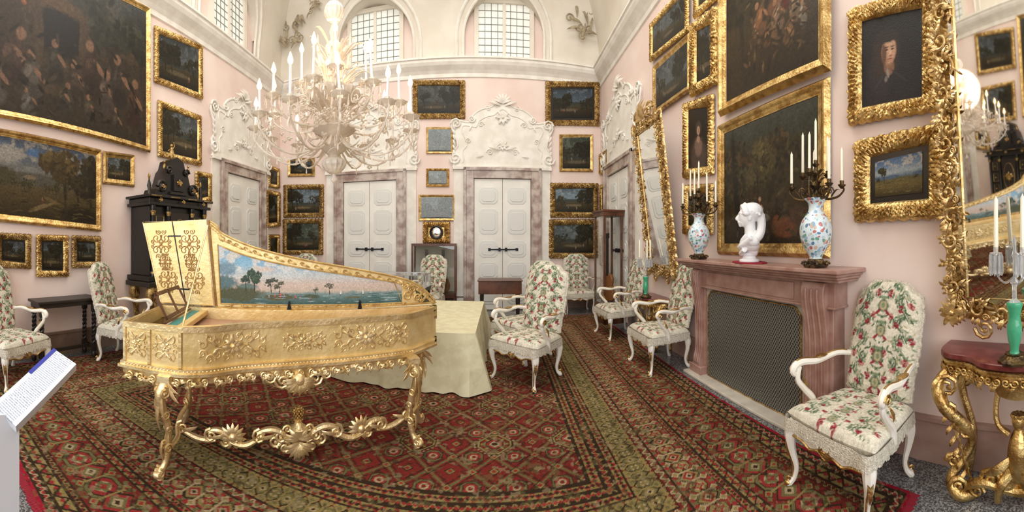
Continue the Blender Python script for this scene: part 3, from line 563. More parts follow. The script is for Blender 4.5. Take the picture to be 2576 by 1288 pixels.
# ---------------------------------------------------------------- armchair
def damask(w,h,seed,seat=False):
    s=Im(w,h,seed,(.62,.58,.47)); r=s.rs; g1,g2,g3=(.075,.125,.07),(.19,.25,.15),(.34,.35,.25); rd,pk,bg=(.26,.03,.045),(.46,.20,.18),(.44,.37,.22)
    s.a*=(.84+.32*s.n2)[...,None]; A=s.asp
    def lf(x,z,L,a,c): s.blob(x,z,L,L*.34,c,.4,.5,a)
    pts=[(.12,.04),(.26,.12),(.10,.21),(.27,.30),(.09,.39),(.27,.48),(.10,.57),(.28,.66),(.10,.75),(.28,.84),(.13,.92),(.34,.97)]
    for i in range(len(pts)-1):
        for t in np.linspace(0,1,8):
            x=pts[i][0]*(1-t)+pts[i+1][0]*t+.05*sin(t*pi); z=pts[i][1]*(1-t)+pts[i+1][1]*t; s.blob(x,z,.008,.008,g1,.3,.2)
            for sd in (-1,1): lf(x+sd*.038,z+.008,.025,r.uniform(.3,2.8),[g1,g1,g2,g3][r.randint(4)])
    for i in range(60): lf(r.uniform(.03,.49),r.rand(),.021,r.uniform(0,3),[g1,g2,g3,bg,g2][r.randint(5)])
    for x,z in ((.2,.10),(.26,.27),(.12,.36),(.22,.50),(.3,.63),(.08,.56),(.42,.03),(.06,.18),(.38,.70),(.24,.78),(.12,.87),(.40,.90),(.42,.38),(.36,.17)):
        for k in range(8): a=r.rand()*6.28; s.blob(x+.022*cos(a)/A,z+.022*sin(a),.014,.012,[rd,rd,pk][r.randint(3)],.4,.5)
        s.blob(x,z,.010,.009,(.14,.01,.02),.4,.3)
    for z in (.13,.35,.57,.79): 
        s.blob(.5,z,.055,.058,g1,.4,.6); s.blob(.5,z,.038,.042,bg,.4,.5); s.blob(.5,z,.02,.024,g2,.4,.4); s.blob(.5,z+.07,.075,.014,g2,.4,.8); s.blob(.43,z-.06,.032,.013,rd,.4,.5,.6)
        for k in range(5): lf(.5-.08*(k%3)/A*.6,z+.05+.02*k,.022,1+k*.4,g1)
    s.a[:,s.w//2:]=s.a[:,:s.w-s.w//2][:,::-1]; return s.fin(1.08,.35)
def pillow(name,fn,nu,nv,im,parent):
    cs=[]; me=bpy.data.meshes.new(name); vs=[];fs=[]
    for sg in (1,-1):
        o=len(vs)
        for j in range(nv+1):
            for i in range(nu+1):
                vs.append(fn(-1+2*i/nu,-1+2*j/nv,sg)); cs.append(im.a[min(im.h-1,int(j/nv*(im.h-1))),min(im.w-1,int(i/nu*(im.w-1)))])
        w=nu+1; fs+=[(o+j*w+i,o+j*w+i+1,o+(j+1)*w+i+1,o+(j+1)*w+i) for j in range(nv) for i in range(nu)]
    me.from_pydata(vs,[],fs); return colmesh(name,me,np.array(cs),'tap',parent)
def make_chair(label):
    t=thing('armchair',label,'armchair',group='floral tapestry armchairs around the room')
    def bk(u,v,sg):
        q=(v+1)/2; w=.30-.03*(1-q)**2; au=abs(u)
        top=.80-.06*au**2.2-(.04 if au>.72 else .04*max(0,(au-.62)/.1)); z=.50+q*top
        th=.06*(1-au**6)**.5*(1-v**8)**.5
        return (u*w*(1-.07*max(0,q-.82)/.18),.235+.17*q-(th if sg>0 else -th*.5),z)
    pillow('backrest',bk,90,126,damask(190,260,21),t)
    pts=[bk(-1,-1+2*j/16,1) for j in range(17)]+[bk(-1+2*j/24,1,1) for j in range(1,25)]+[bk(1,1-2*j/16,1) for j in range(1,17)]
    rn=random.Random(2); P2=[]
    for i in range(len(pts)-1):
        for k in range(3):
            a,c=V(pts[i]),V(pts[i+1]); P2.append((*(a.lerp(c,k/3)+V((rn.uniform(-.004,.004),0,rn.uniform(-.004,.004)))),rn.uniform(.008,.018)))
    obj('back_fringe',B().tube(P2,n=6),'fringe',t)
    def st(u,v,sg):
        q=(v+1)/2; w=.355-.065*q; th=.065*(1-u**6)**.5*(1-v**8)**.5
        return (u*w,-.32+.57*q+.02*u*u*(1-q),.46+(th if sg>0 else -th))
    pillow('seat',st,92,82,damask(200,180,22,True),t)
    b=B(); rim=cr([(-.29,.25),(-.35,-.29),(-.2,-.325),(0,-.33),(.2,-.325),(.35,-.29),(.29,.25)],9)
    for i in range(len(rim)-1):
        a,c=rim[i],rim[i+1]
        for k in range(3):
            x0,y0=a[0]+(c[0]-a[0])*k/3,a[1]+(c[1]-a[1])*k/3; x1,y1=a[0]+(c[0]-a[0])*(k+1)/3,a[1]+(c[1]-a[1])*(k+1)/3
            z=.385-rn.uniform(0,.026); b.add([(x0*1.01,y0*1.01,.455),(x1*1.01,y1*1.01,.455),(x1*1.035,y1*1.035,z),(x0*1.035,y0*1.035,z)],[(0,1,2,3)])
    obj('seat_fringe',b,'fringe',t)
    b=B(); w=.32
    q=[(-w,.42),(w,.42),(w,.34),(.2,.335),(.13,.31),(.06,.33),(0,.30),(-.06,.33),(-.13,.31),(-.2,.335),(-w,.34)]
    b.prism(q,-.31,-.275); b.box(-.26,.26,.22,.25,.35,.42)
    for s in (-1,1): b.add([(s*.325,-.30,.35),(s*.27,.24,.35),(s*.27,.24,.42),(s*.325,-.30,.42),(s*.295,-.30,.35),(s*.24,.24,.35),(s*.24,.24,.42),(s*.295,-.30,.42)],[(0,1,2,3),(4,5,6,7),(0,1,5,4),(3,2,6,7)])
    rail=obj('seat_rail',b,'paint_w',t,bev=.006)
    b=B(); b.tube([(x,-.312,z-.004) for x,z in cr(q[2:],3)],.008,n=5); cluster(b,(0,-.315,.345),X,Z,.055,6,.3,1); obj('gilding',b,'gold',rail)
    for sx in (-1,1):
        for fr in (-1,1):
            x,y=(sx*.30,-.28) if fr<0 else (sx*.245,.225); o=1 if fr<0 else .8
            b=B(); b.tube(cr([(x,y,.42,.035),(x+sx*.02*o,y+fr*.02,.34,.042),(x+sx*.015*o,y+fr*.018,.24,.028),(x-sx*.012*o,y+fr*.0,.12,.018),(x-sx*.005,y+fr*.012,.05,.018),(x+sx*.015,y+fr*.035,.018,.026),(x+sx*.02,y+fr*.045,.0,.02)],4),n=8)
            lg=obj('leg',b,'paint_w',t); b=B()
            leaf(b,(x+sx*.035*o,y+fr*.035,.38),(0,0,-1),(sx,fr,0),.20,.022,.05); b.ell((x+sx*.018,y+fr*.045,.02),(.024,.024,.018)); scroll(b,(x+sx*.01,y+fr*.05,.05),(sx*.7,fr*.7,0),(0,0,1),.018,.006); b.tube([(x+sx*.03*o,y+fr*.048,.3,.007),(x+sx*.0,y+fr*.025,.13,.006),(x,y+fr*.03,.06,.006)],n=5); obj('gilding',b,'gold',lg)
        b=B(); P3=cr([(sx*.26,.30,.74,.02),(sx*.31,.15,.77,.022),(sx*.345,-.02,.745,.024),(sx*.355,-.16,.765,.026),(sx*.36,-.225,.75,.026),(sx*.36,-.245,.71,.022),(sx*.355,-.215,.69,.018),(sx*.355,-.195,.712,.014)],4)
        b.tube(P3,n=8); b.tube(cr([(sx*.355,-.19,.74,.02),(sx*.345,-.215,.66,.02),(sx*.335,-.16,.58,.022),(sx*.33,-.09,.50,.026),(sx*.32,-.07,.40,.028)],4),n=8)
        arm=obj('arm',b,'paint_w',t); b=B(); b.tube([(p[0],p[1]-.002,p[2]+p[3]*.8,.009) for p in P3[2:16]],n=5)
        scroll(b,(sx*.382,-.215,.722),(0,-1,0),(0,0,1),.034,.009,1.3); leaf(b,(sx*.35,-.1,.55),(0,-.5,1),(sx,0,0),.12,.016,.1); b.ell((sx*.34,.02,.775),(.03,.06,.012)); obj('gilding',b,'gold',arm)
    return t
RZ_=.008
ch=make_chair('tapestry armchair nearest the camera at right beside the chimneypiece')
ch.location=(1.99,1.29,0); ch.rotation_euler[2]=radians(-95)
dup(ch,(.335,4.20,RZ_),radians(-43),'front one of two tapestry armchairs standing on the carpet right of the draped table')
dup(ch,(.33,5.02,RZ_),radians(-50),'tapestry armchair partly hidden close behind the front armchair on the carpet')
dup(ch,(2.02,4.20,0),radians(-88),'tapestry armchair just beyond the chimneypiece by the small console')
dup(ch,(2.0,5.84,0),radians(-84),'tapestry armchair near the tall glass showcase on the right wall')
dup(ch,(1.75,7.96,0),radians(-4),'tapestry armchair against far wall beneath stacked landscapes')
dup(ch,(-1.52,7.3,RZ_),radians(-10),'tapestry armchair seen behind the glass vitrine near the lute case')
dup(ch,(-4.55,7.2,0),radians(5),'tapestry armchair mostly hidden behind the harpsichord lid')
dup(ch,(-4.15,.84,0),radians(118),'tapestry armchair cut by the left edge of the photo')
dup(ch,(-4.25,2.42,0),radians(122),'tapestry armchair between dark side table and ebony cabinet')
# ---------------------------------------------------------------- harpsichord
hu=radians(32); HS=1.013
hp=thing('harpsichord','gilded carved harpsichord with open lid painted with a seascape','harpsichord',(-.53*2.65*HS,.848*2.65*HS,RZ_),hu)
ZT,ZB=1.01,.73
side=cr([(-.78,-.40),(-.62,-.335),(-.393,-.19),(.01,-.075),(.48,.0),(.86,.055)],6)
out=[(-1.23,-.40),(-.80,-.405)]+side+[(1.12,.24),(1.2,.35),(-1.23,.35)]
def ins(poly,d):
    r=[]
    for i,p in enumerate(poly):
        a,c=V(poly[i-1]),V(poly[(i+1)%len(poly)]); t=(c-a).normalized(); r.append((p[0]-t.y*d,p[1]+t.x*d))
    return r
b=B(); n=len(out); inn=ins(out,.035)
b.add([(*p,ZB) for p in out]+[(*p,ZT) for p in out]+[(*p,ZT) for p in inn]+[(*p,ZT-.10) for p in inn],[(i+k*n,(i+1)%n+k*n,(i+1)%n+(k+1)*n,i+(k+1)*n) for k in range(3) for i in range(n)]+[tuple(range(n))])
obj('case',b,'goldf',hp)
b=B().prism([p for p in inn if p[0]>-.86]+[(-.86,.31)],.90,.925,'z'); obj('soundboard',b,'reds',hp,smooth=False)
b=B()
for off,z0,z1 in ((-.05,.69,.71),(-.03,.71,.735),(-.015,ZT-.03,ZT+.008)):
    o2=ins(out,off); n2=len(o2); b.add([(*p,z) for z in (z0,z1) for p in o2]+[(*p,z1) for p in ins(out,.03)]+[(*p,z0) for p in ins(out,.03)],[(i+k*n2,(i+1)%n2+k*n2,(i+1)%n2+((k+1)%4)*n2,i+((k+1)%4)*n2) for k in range(4) for i in range(n2)])
obj('moulding',b,'goldp',hp)
def sp(t):
    pl=[(-1.23,-.40),(-.80,-.405)]+side; L=0
    for i in range(len(pl)-1):
        a,c=V(pl[i]),V(pl[i+1]); l=(c-a).length
        if L+l>=t or i==len(pl)-2: T=(c-a).normalized(); p=a+T*(t-L); return V((p.x,p.y,0)),V((T.x,T.y,0)),V((T.y,-T.x,0))
        L+=l
b=B(); zm=.865
for t0,sz in ((.80,.20),(1.33,.13),(1.80,.20)):
    for sx in (-1,1):
        for sz_ in (-1,1):
            for dx,r,dz in ((.22,.24,.34),(.55,.26,.22),(.85,.20,.36),(1.1,.16,.16)):
                p,T,N=sp(t0+sx*dx*sz); scroll(b,p+N*.004+Z*(zm+sz_*dz*sz),T*sx,Z*sz_,sz*r,.0045,1.15,pi*.9,n=5); leaf(b,p+N*.003+Z*(zm+sz_*dz*sz),T*sx+Z*sz_,N,sz*.22,.006,.08)
            p,T,N=sp(t0+sx*.5*sz); leaf(b,p+N*.003+Z*zm,T*sx+Z*sz_*.8,N,sz*.5,.008,.08)
    p,T,N=sp(t0); cluster(b,p+N*.004+Z*zm,T,Z,sz*.42,8,.1,2)
for tt in (.10,.32,2.07): 
    p,T,N=sp(tt)
    for sx in (-1,1):
        for s2 in (-1,1): scroll(b,p+N*.004+T*(sx*.045)+Z*(zm+s2*.065),T*sx,Z*s2,.042,.005,1.1,pi,n=5); leaf(b,p+N*.003+Z*(zm+s2*.03),T*sx+Z*s2,N,.09,.007,.08); scroll(b,p+N*.004+T*(sx*.075)+Z*(zm+s2*.02),T*-sx,Z*s2,.022,.004,1.1,pi,n=5)
    cluster(b,p+N*.004+Z*zm,T,Z,.045,6,.1,3)
for i in range(86): p,T,N=sp(.02+i*.0255); b.ell(p+N*.028+Z*.722,(.008,.008,.006),6,4)
for tt in (.005,.20,.43):
    p,T,N=sp(tt); b.add([tuple(p+N*.012+T*x+Z*z) for z in (.74,.98) for x in (-.010,.010)]+[tuple(p+T*x+Z*z) for z in (.74,.98) for x in (-.016,.016)],[(0,1,3,2),(0,2,6,4),(1,5,7,3)])
obj('carved_relief',b,'goldp',hp)
b=B(); N_=190; L_=2.22; vs=[]
for i in range(N_+1):
    t=L_*i/N_; p,T,N=sp(min(t,2.215)); dz=.03+.018*abs(sin(t*13))+.010*abs(sin(t*31)); c=abs(t-1.28); 
    if c<.22: dz+=.045*cos(c/.22*pi/2)
    for e2 in (.25,1.95):
        if abs(t-e2)<.14: dz+=.04*cos(abs(t-e2)/.14*pi/2)
    bu=.02+.008*sin(t*40)
    vs+=[tuple(p+N*.03+Z*.69),tuple(p+N*bu+Z*(.69-dz*.5)),tuple(p+N*.02+Z*(.69-dz)),tuple(p-N*.01+Z*(.69-dz)),tuple(p-N*.01+Z*.69)]
b.add(vs,[(i*5+k,(i+1)*5+k,(i+1)*5+k+1,i*5+k+1) for i in range(N_) for k in range(4)])
for i in range(25):
    t=.06+i*.088; p,T,N=sp(t); s2=1 if i%2 else -1; scroll(b,p+N*.03+Z*.652,T*s2,-Z,.032,.008,1.4); leaf(b,p+N*.026+Z*.655,T*s2-Z*.6,N,.075,.012,.2); leaf(b,p+N*.026+Z*.655,-Z-T*s2*.2,N,.06,.010,.15)
p,T,N=sp(1.28); q=p+N*.035
b.ell(q+Z*.60,(.055,.045,.055),12,8)
for i in range(11): a=pi*i/10; leaf(b,q+Z*.61+N*.02,T*cos(a)-Z*sin(a)*.75,N,.12,.020,.12)
for sx in (-1,1): scroll(b,q+T*sx*.12+Z*.60,T*sx,-Z,.055,.011,1.4); scroll(b,q+T*sx*.21+Z*.63,T*-sx,-Z,.042,.010,1.4); scroll(b,q+T*sx*.05+Z*.545,T*sx,-Z,.032,.008,1.3)
obj('apron',b,'goldp',hp)
def hleg(x,y,dx,dy):
    b=B(); D=V((dx,dy,0)).normalized(); pt=lambda o,z,r:(x+D.x*o,y+D.y*o,z,r)
    b.tube(cr([pt(-.02,.68,.050),pt(0,.62,.046),pt(.04,.56,.038),pt(.025,.47,.034),pt(-.015,.36,.027),pt(-.03,.26,.022),pt(-.02,.17,.025),pt(.0,.09,.022),pt(.03,.045,.028),pt(.045,.0,.032)],4),n=10)
    Tn=V((-D.y,D.x,0)); c=V((x,y,0))
    for s in (-1,1):
        scroll(b,c+D*.03+Tn*s*.04+Z*.585,D,Z,.045,.011,1.5,pi/2); scroll(b,c-D*.01+Tn*s*.03+Z*.20,-D,Z,.034,.008,1.4); scroll(b,c+D*.05+Tn*s*.025+Z*.045,D,Z,.03,.009,1.2,pi/2); scroll(b,c+D*.01+Tn*s*.03+Z*.43,D,-Z,.032,.008,1.4); scroll(b,c-D*.02+Tn*s*.02+Z*.32,-D,Z,.024,.007,1.3)
        leaf(b,c+D*.04+Tn*s*.02+Z*.60,-Z+Tn*s*.2,D,.2,.022,.06); leaf(b,c-D*.02+Tn*s*.01+Z*.3,Z*-1+Tn*s*.15,D,.13,.015,.06)
        leaf(b,c+Tn*s*.05+Z*.64,Tn*s-Z*.8,D,.14,.022,.1); leaf(b,c+Tn*s*.03+Z*.65,Tn*s-Z*.3,D,.13,.018,.1)
    leaf(b,c+D*.05+Z*.56,-Z,D,.24,.026,.05); b.ell(c+D*.06+Z*.03,(.036,.032,.025)); leaf(b,c+D*.02+Z*.12,Z,D,.13,.020,.1)
    b.box(x-.045,x+.045,y-.045,y+.045,.65,.69)
    obj('leg',b,'goldp',hp)
hleg(-.90,-.43,-.6,-.8); hleg(-.98,.30,-.8,.6); hleg(.86,-.02,.7,-.7); hleg(1.0,.28,.8,.6)
b=B(); a,c=V((-.9,-.18,0)),V((.86,.06,0)); T=(c-a).normalized(); N=V((T.y,-T.x,0)); L=(c-a).length
def cs_(f0,z0,f1,z1,bow,th=.018):
    b.tube(cr([(*(a+T*L*(f0*(1-t)+f1*t)+Z*(z0*(1-t)+z1*t+bow*sin(pi*t))),th*(.75+.5*sin(pi*t))) for t in (0,.25,.5,.75,1)],4),n=8)
for m in (0,1):
    g=lambda f:f if m==0 else 1-f
    cs_(g(0),.22,g(.16),.14,-.03); cs_(g(.12),.20,g(.24),.12,.05); cs_(g(.22),.13,g(.36),.20,-.05); cs_(g(.33),.20,g(.47),.14,.05,.02)
    for f,z,r in ((.02,.22,.05),(.14,.18,.05),(.34,.18,.055),(.43,.17,.045)):
        s_=1 if m==0 else -1; scroll(b,a+T*L*g(f)+Z*z+N*.01,T*s_,Z,r,.012,1.4,pi/2); leaf(b,a+T*L*g(f)+Z*(z-.02)+N*.01,T*s_+Z*.3,N,.12,.018,.12)
    q=a+T*L*g(.23)+Z*.17
    for i in range(9): an=pi*(-.05+1.1*i/8); leaf(b,q,T*cos(an)+Z*sin(an),N,.10,.022,.12)
    for s_ in (-1,1): scroll(b,q+T*s_*.05-Z*.04,T*s_,-Z,.035,.011,1.3); leaf(b,q-Z*.02,T*s_*.5-Z,N,.08,.016,.1)
    b.ell(q+N*.01,(.028,.02,.03))
b.tube(cr([(-.90,-.43,.16,.016),(-.86,-.3,.2,.018),(-.9,-.18,.22,.02),(-.95,.05,.2,.018),(-.98,.30,.16,.016)],4),n=8); b.tube(cr([(.86,-.02,.15,.016),(.87,.06,.2,.018),(1.0,.28,.15,.016)],4),n=8)
q=a+T*L*.5; b.lathe([(.02,.02),(.04,.05),(.055,.09),(.03,.12),(.04,.16),(.062,.20),(.065,.23),(.035,.25),(.022,.27),(.035,.29)],16,tuple(q),.09,7)
for i in range(9): an=pi*i/8; leaf(b,q+Z*.14+N*.05,T*cos(an)-Z*(.25+sin(an)),N,.12,.022,.12)
for i in range(7): an=pi*i/6; leaf(b,q+Z*.17+N*.04,T*cos(an)+Z*sin(an)*.6,N,.10,.02,.15)
for s in (-1,1): scroll(b,q+T*s*.10+Z*.09,T*s,Z,.055,.013,1.4); scroll(b,q+T*s*.17+Z*.14,T*-s,-Z,.05,.012,1.2); scroll(b,q+T*s*.08+Z*.22,T*s,Z,.032,.009,1.2)
st=obj('stretcher',b,'goldp',hp)
b=B()
for j in range(6):
    for i in range(9):
        an=2*pi*(i+.5*(j%2))/9; r=.036*sin(pi*(j+1.2)/8); b.ell(q+V((cos(an)*r,sin(an)*r,.295+.016*j)),(.011,.011,.013),6,4)
b.ell(q+Z*.335,(.030,.030,.055)); obj('pinecone_finial',b,'gold',st)
lo=cr([(-.80,.76),(-.72,.70),(-.667,.635),(-.393,.52),(.01,.42),(.48,.335),(.828,.26),(1.0,.20),(1.12,.11),(1.2,.02)],4)
poly=[(-.73,0.0)]+lo; y0=.35
lid=obj('lid',B().prism([(x,z+ZT+.01) for x,z in poly],y0,y0+.02),'goldf',hp,smooth=False)
def sea(w,h):
    s=Im(w,h,31); r=s.rs; s.grad([(0,(.05,.10,.09)),(.10,(.10,.18,.17)),(.16,(.20,.28,.27)),(.19,(.50,.42,.34)),(.28,(.58,.46,.38)),(.40,(.52,.54,.52)),(.55,(.26,.45,.58)),(.75,(.16,.37,.54)),(1,(.14,.34,.50))],.06)
    s.clouds(.35,(.64,.64,.60),.48,.9); s.blob(.10,.72,.16,.06,(.60,.58,.52),.6,.9,.5); s.blob(.05,.5,.14,.10,(.18,.28,.34),.5,.8); s.blob(.25,.5,.16,.04,(.6,.52,.45),.7,.9)
    s.blob(.03,.30,.20,.10,(.10,.17,.18),.4,.6); s.blob(.16,.25,.15,.05,(.12,.18,.16),.4,.6); s.blob(.12,.14,.35,.10,(.08,.09,.045),.4,.7); s.blob(.33,.11,.22,.05,(.10,.10,.05),.4,.7); s.blob(.5,.12,.12,.03,(.08,.10,.06),.4,.7); s.blob(.73,.10,.12,.015,(.12,.13,.08),.4,.7)
    s.tree(.20,.40,.11,(.05,.085,.05),base=.18,n=230); s.tree(.155,.36,.08,(.04,.07,.045),base=.16,n=150); s.tree(.29,.30,.08,(.07,.08,.055),base=.16,n=100); s.tree(.335,.27,.07,(.10,.10,.06),base=.14,n=80); s.tree(.525,.22,.04,(.06,.08,.05),base=.14,n=60); s.tree(.60,.26,.06,(.09,.09,.06),base=.13,n=70)
    for x,z,hh,c in ((.34,.14,.08,(.5,.06,.04)),(.36,.12,.07,(.12,.15,.3)),(.31,.13,.06,(.35,.12,.07)),(.42,.11,.07,(.32,.08,.06)),(.445,.10,.06,(.4,.3,.2)),(.28,.12,.05,(.4,.38,.34)),(.50,.09,.05,(.3,.1,.08))): s.fig(x,z,hh,c,(.5,.3,.2))
    for x in (.66,.78): s.blob(x,.17,.012,.03,(.66,.64,.58),.4,.3,.1); s.blob(x,.14,.02,.006,(.1,.06,.03),.4,.2)
    for i in range(60): s.blob(.2+.8*r.rand(),r.uniform(.02,.16),r.uniform(.02,.08),.004,(.35,.45,.45) if r.rand()<.5 else (.05,.11,.12),.6,.8)
    return s.fin(1,.28)
su=[u for u,h in lo]; sh_=[h for u,h in lo]; NXl,NZl=480,140; us=np.linspace(-.69,.88,NXl); tops=ZT+.03+np.maximum(0,np.interp(us,su,sh_)-.035)*.86
im=sea(620,230); bt=ZT+.045; tv=np.linspace(0,1,NZl)[:,None]; Zg=bt+(tops[None,:]-bt)*tv; Xg=np.repeat(us[None,:],NZl,0)-.035*(Zg-bt)/.6; PPl=np.stack([Xg,np.full_like(Xg,y0-.005),Zg],-1)
ii=np.clip(((Zg-bt)/.60*im.h).astype(int),0,im.h-1); jj=np.clip(((Xg+.72)/1.6*im.w).astype(int),0,im.w-1); colmesh('painted_scene',gridmesh('painted_scene',PPl),im.a[ii,jj].reshape(-1,3),'oil',lid)
pp=[(-.69,bt)]+[(float(Xg[-1,j]),float(Zg[-1,j])) for j in range(0,NXl,20)]+[(.88,bt)]
b=B(); Y=V((0,-1,0))
b.tube([(x,y0-.008,z) for x,z in pp+[pp[0]]],.006,n=5); b.tube([(x,y0-.005,z+ZT+.01) for x,z in poly+[poly[0]]],.010,n=5)
for i in range(1,len(lo)-2):
    u,h=lo[i]; p1=V((u,y0-.006,ZT+h-.03)); s2=1 if i%2 else -1; d=V((lo[i+1][0]-u,0,lo[i+1][1]-h)).normalized(); scroll(b,p1,d*s2,Z,.020,.006,1.2); leaf(b,p1,d+Z*-.2,Y,.07,.013,.05)
for i in range(16):
    x=-.6+i*.1; scroll(b,(x,y0-.008,ZT+.032),X,Z,.016,.006,1.2); leaf(b,(x,y0-.008,ZT+.03),X*(1 if i%2 else -1),Y,.06,.01,.05)
for s2,cx,cz,r in ((1,.93,.10,.05),(-1,.97,.16,.035),(1,1.02,.08,.04),(-1,.91,.19,.03),(1,1.06,.05,.02)): scroll(b,(cx,y0-.008,ZT+cz),X*s2,Z,r,.009,1.4); leaf(b,(cx,y0-.008,ZT+cz),X*s2+Z,Y,.08,.014,.1)
obj('lid_border_scrolls',b,mat('ochre_gilt',(.66,.46,.17),.45,.5,c2=(.48,.30,.10),sc=12),lid)
b=B().prism([(1.04,ZT+.03),(.99,ZT+.19),(1.03,ZT+.17),(1.15,ZT+.08),(1.18,ZT+.03)],y0-.006,y0-.001); obj('green_tail_corner',b,mat('dark_green_paint',(.06,.06,.02),.5),lid,smooth=False)
fp=[(-1.24,.03),(-.745,.03),(-.82,.77),(-1.42,.76)]
fo=obj('front_flap',B().prism([(x,z+ZT) for x,z in fp],y0-.03,y0-.012),'goldf',hp,smooth=False)
b=B()
for cx,cz,sz in ((-1.24,.56,.13),(-1.17,.24,.12),(-.97,.56,.13),(-.92,.24,.12),(-1.20,.40,.08),(-.95,.40,.08)):
    for sx in (-1,1):
        for s2 in (-1,1):
            scroll(b,(cx+sx*sz*.35,y0-.034,ZT+cz+s2*sz*.42),X*sx,Z*s2,sz*.36,.0045,1.25,pi*.8,n=5); leaf(b,(cx,y0-.033,ZT+cz),X*sx+Z*s2,Y,sz*.5,.008,.05)
            scroll(b,(cx+sx*sz*.18,y0-.034,ZT+cz+s2*sz*.85),X*-sx,Z*s2,sz*.2,.004,1.2,pi*.8,n=5); scroll(b,(cx+sx*sz*.62,y0-.034,ZT+cz+s2*sz*.15),X*-sx,Z*s2,sz*.17,.004,1.2,0,n=5); leaf(b,(cx+sx*sz*.5,y0-.033,ZT+cz),X*sx+Z*s2*.6,Y,sz*.3,.006,.05)
    b.ell((cx,y0-.034,ZT+cz),(.012,.006,.02))
obj('arabesque',b,mat('brown_gilt_line',(.40,.22,.06),.5,.3),fo)
b=B(); f=lambda a,c,t:(a[0]+(c[0]-a[0])*t,a[1]+(c[1]-a[1])*t)
p0,p1=f(fp[0],fp[1],.48),f(fp[3],fp[2],.48); b.tube([(p0[0],y0-.034,ZT+p0[1]),(p1[0],y0-.034,ZT+p1[1])],.004); 
for t in (.18,.82):
    q0=f(p0,p1,t); b.box(q0[0]-.06,q0[0]+.06,y0-.04,y0-.03,ZT+q0[1]-.006,ZT+q0[1]+.006)
obj('strap_hinge',b,'iron',fo)
obj('flap_edge',B().tube([(x,y0-.028,z+ZT) for x,z in fp+[fp[0]]],.010,n=5),'goldp',fo)
obj('prop_stick',B().tube([(-.80,.31,ZT+.72),(-.80,-.36,ZT-.0)],.008),'goldp',hp)
b=B().box(-1.2,-.86,-.36,.31,.80,.86); obj('keywell',b,'brown',hp,smooth=False)
for j,(x0,x1,z) in enumerate(((-1.18,-1.07,.875),(-1.05,-.95,.92))):
    kk=obj('keyboard',B().box(x0,x1,-.33,.28,z-.02,z-.004),'brown',hp,smooth=False); b=B()
    for i in range(30): y=-.33+i*.0203; b.box(x0,x1,y+.001,y+.019,z-.005,z+.004)
    obj('naturals',b,'dark',kk,smooth=False); b=B()
    for i in range(29):
        if i%7 not in (2,6): y=-.33+(i+1)*.0203; b.box(x0+.04,x1,y-.005,y+.005,z+.004,z+.013)
    obj('sharps',b,'ivory',kk,smooth=False)
b=B(); rot=MX.Translation((-.95,.02,ZT+.01))@MX.Rotation(radians(-28),4,'Y')
b.box(-.01,.0,-.28,-.25,0,.22,rot).box(-.01,.0,.22,.25,0,.22,rot).box(-.01,0,-.28,.25,.19,.22,rot).box(-.01,0,-.28,.25,0,.03,rot).box(-.01,0,-.03,.0,0,.22,rot).box(-.05,.0,-.30,.27,-.02,-.005,rot)
obj('music_desk',b,'brown',hp,bev=.002); obj('jack_rail',B().box(-.86,-.80,-.36,.31,.96,1.0),'goldf',hp,bev=.005)
obj('teal_wrest_plank',B().box(-.94,-.87,-.36,.31,.97,.99),mat('teal_paint',(.05,.25,.22),.5),hp,smooth=False)
for x in (-.1,.5): obj('lid_hinge',B().prism([(x-.02,ZT-.01),(x+.02,ZT-.01),(x+.008,ZT+.07),(x,ZT+.085),(x-.008,ZT+.07)],.325,.338),'iron',hp)
# ---------------------------------------------------------------- covered table behind
b=B(); x0,x1,y0_,y1_=-2.3,-.29,3.78,5.8; zt=.63
NN=260; cor=[(x0,y0_),(x1,y0_),(x1,y1_),(x0,y1_)]; rows=[]
for lev in range(9):
    q=lev/8; row=[]
    for i in range(NN):
        t=i/NN*4; k=int(t); fr=t-k; a,c=V(cor[k]),V(cor[(k+1)%4]); p=a.lerp(c,fr); T=(c-a).normalized(); Nn=V((T.y,-T.x)); cw=max(0,1-min(fr,1-fr)*6)
        fl_=.02+q*(.06+.03*sin(i*.40)+.015*sin(i*.93+1))+q*cw*.10
        o=p+Nn*fl_; row.append((o.x,o.y,zt-q*(zt-.02)+(0 if lev<8 else .005*sin(i))))
    rows.append(row)
b.add([p for r in rows for p in r],[(l*NN+i,l*NN+(i+1)%NN,(l+1)*NN+(i+1)%NN,(l+1)*NN+i) for l in range(8) for i in range(NN)]+[tuple(range(NN))])
o=thing('covered_table','low long table wholly draped in cream damask cloth behind the harpsichord','table'); o.location=((x0+x1)/2,(y0_+y1_)/2,0)
obj('drape',b,'clothc',o,loc=(-(x0+x1)/2,-(y0_+y1_)/2,0))
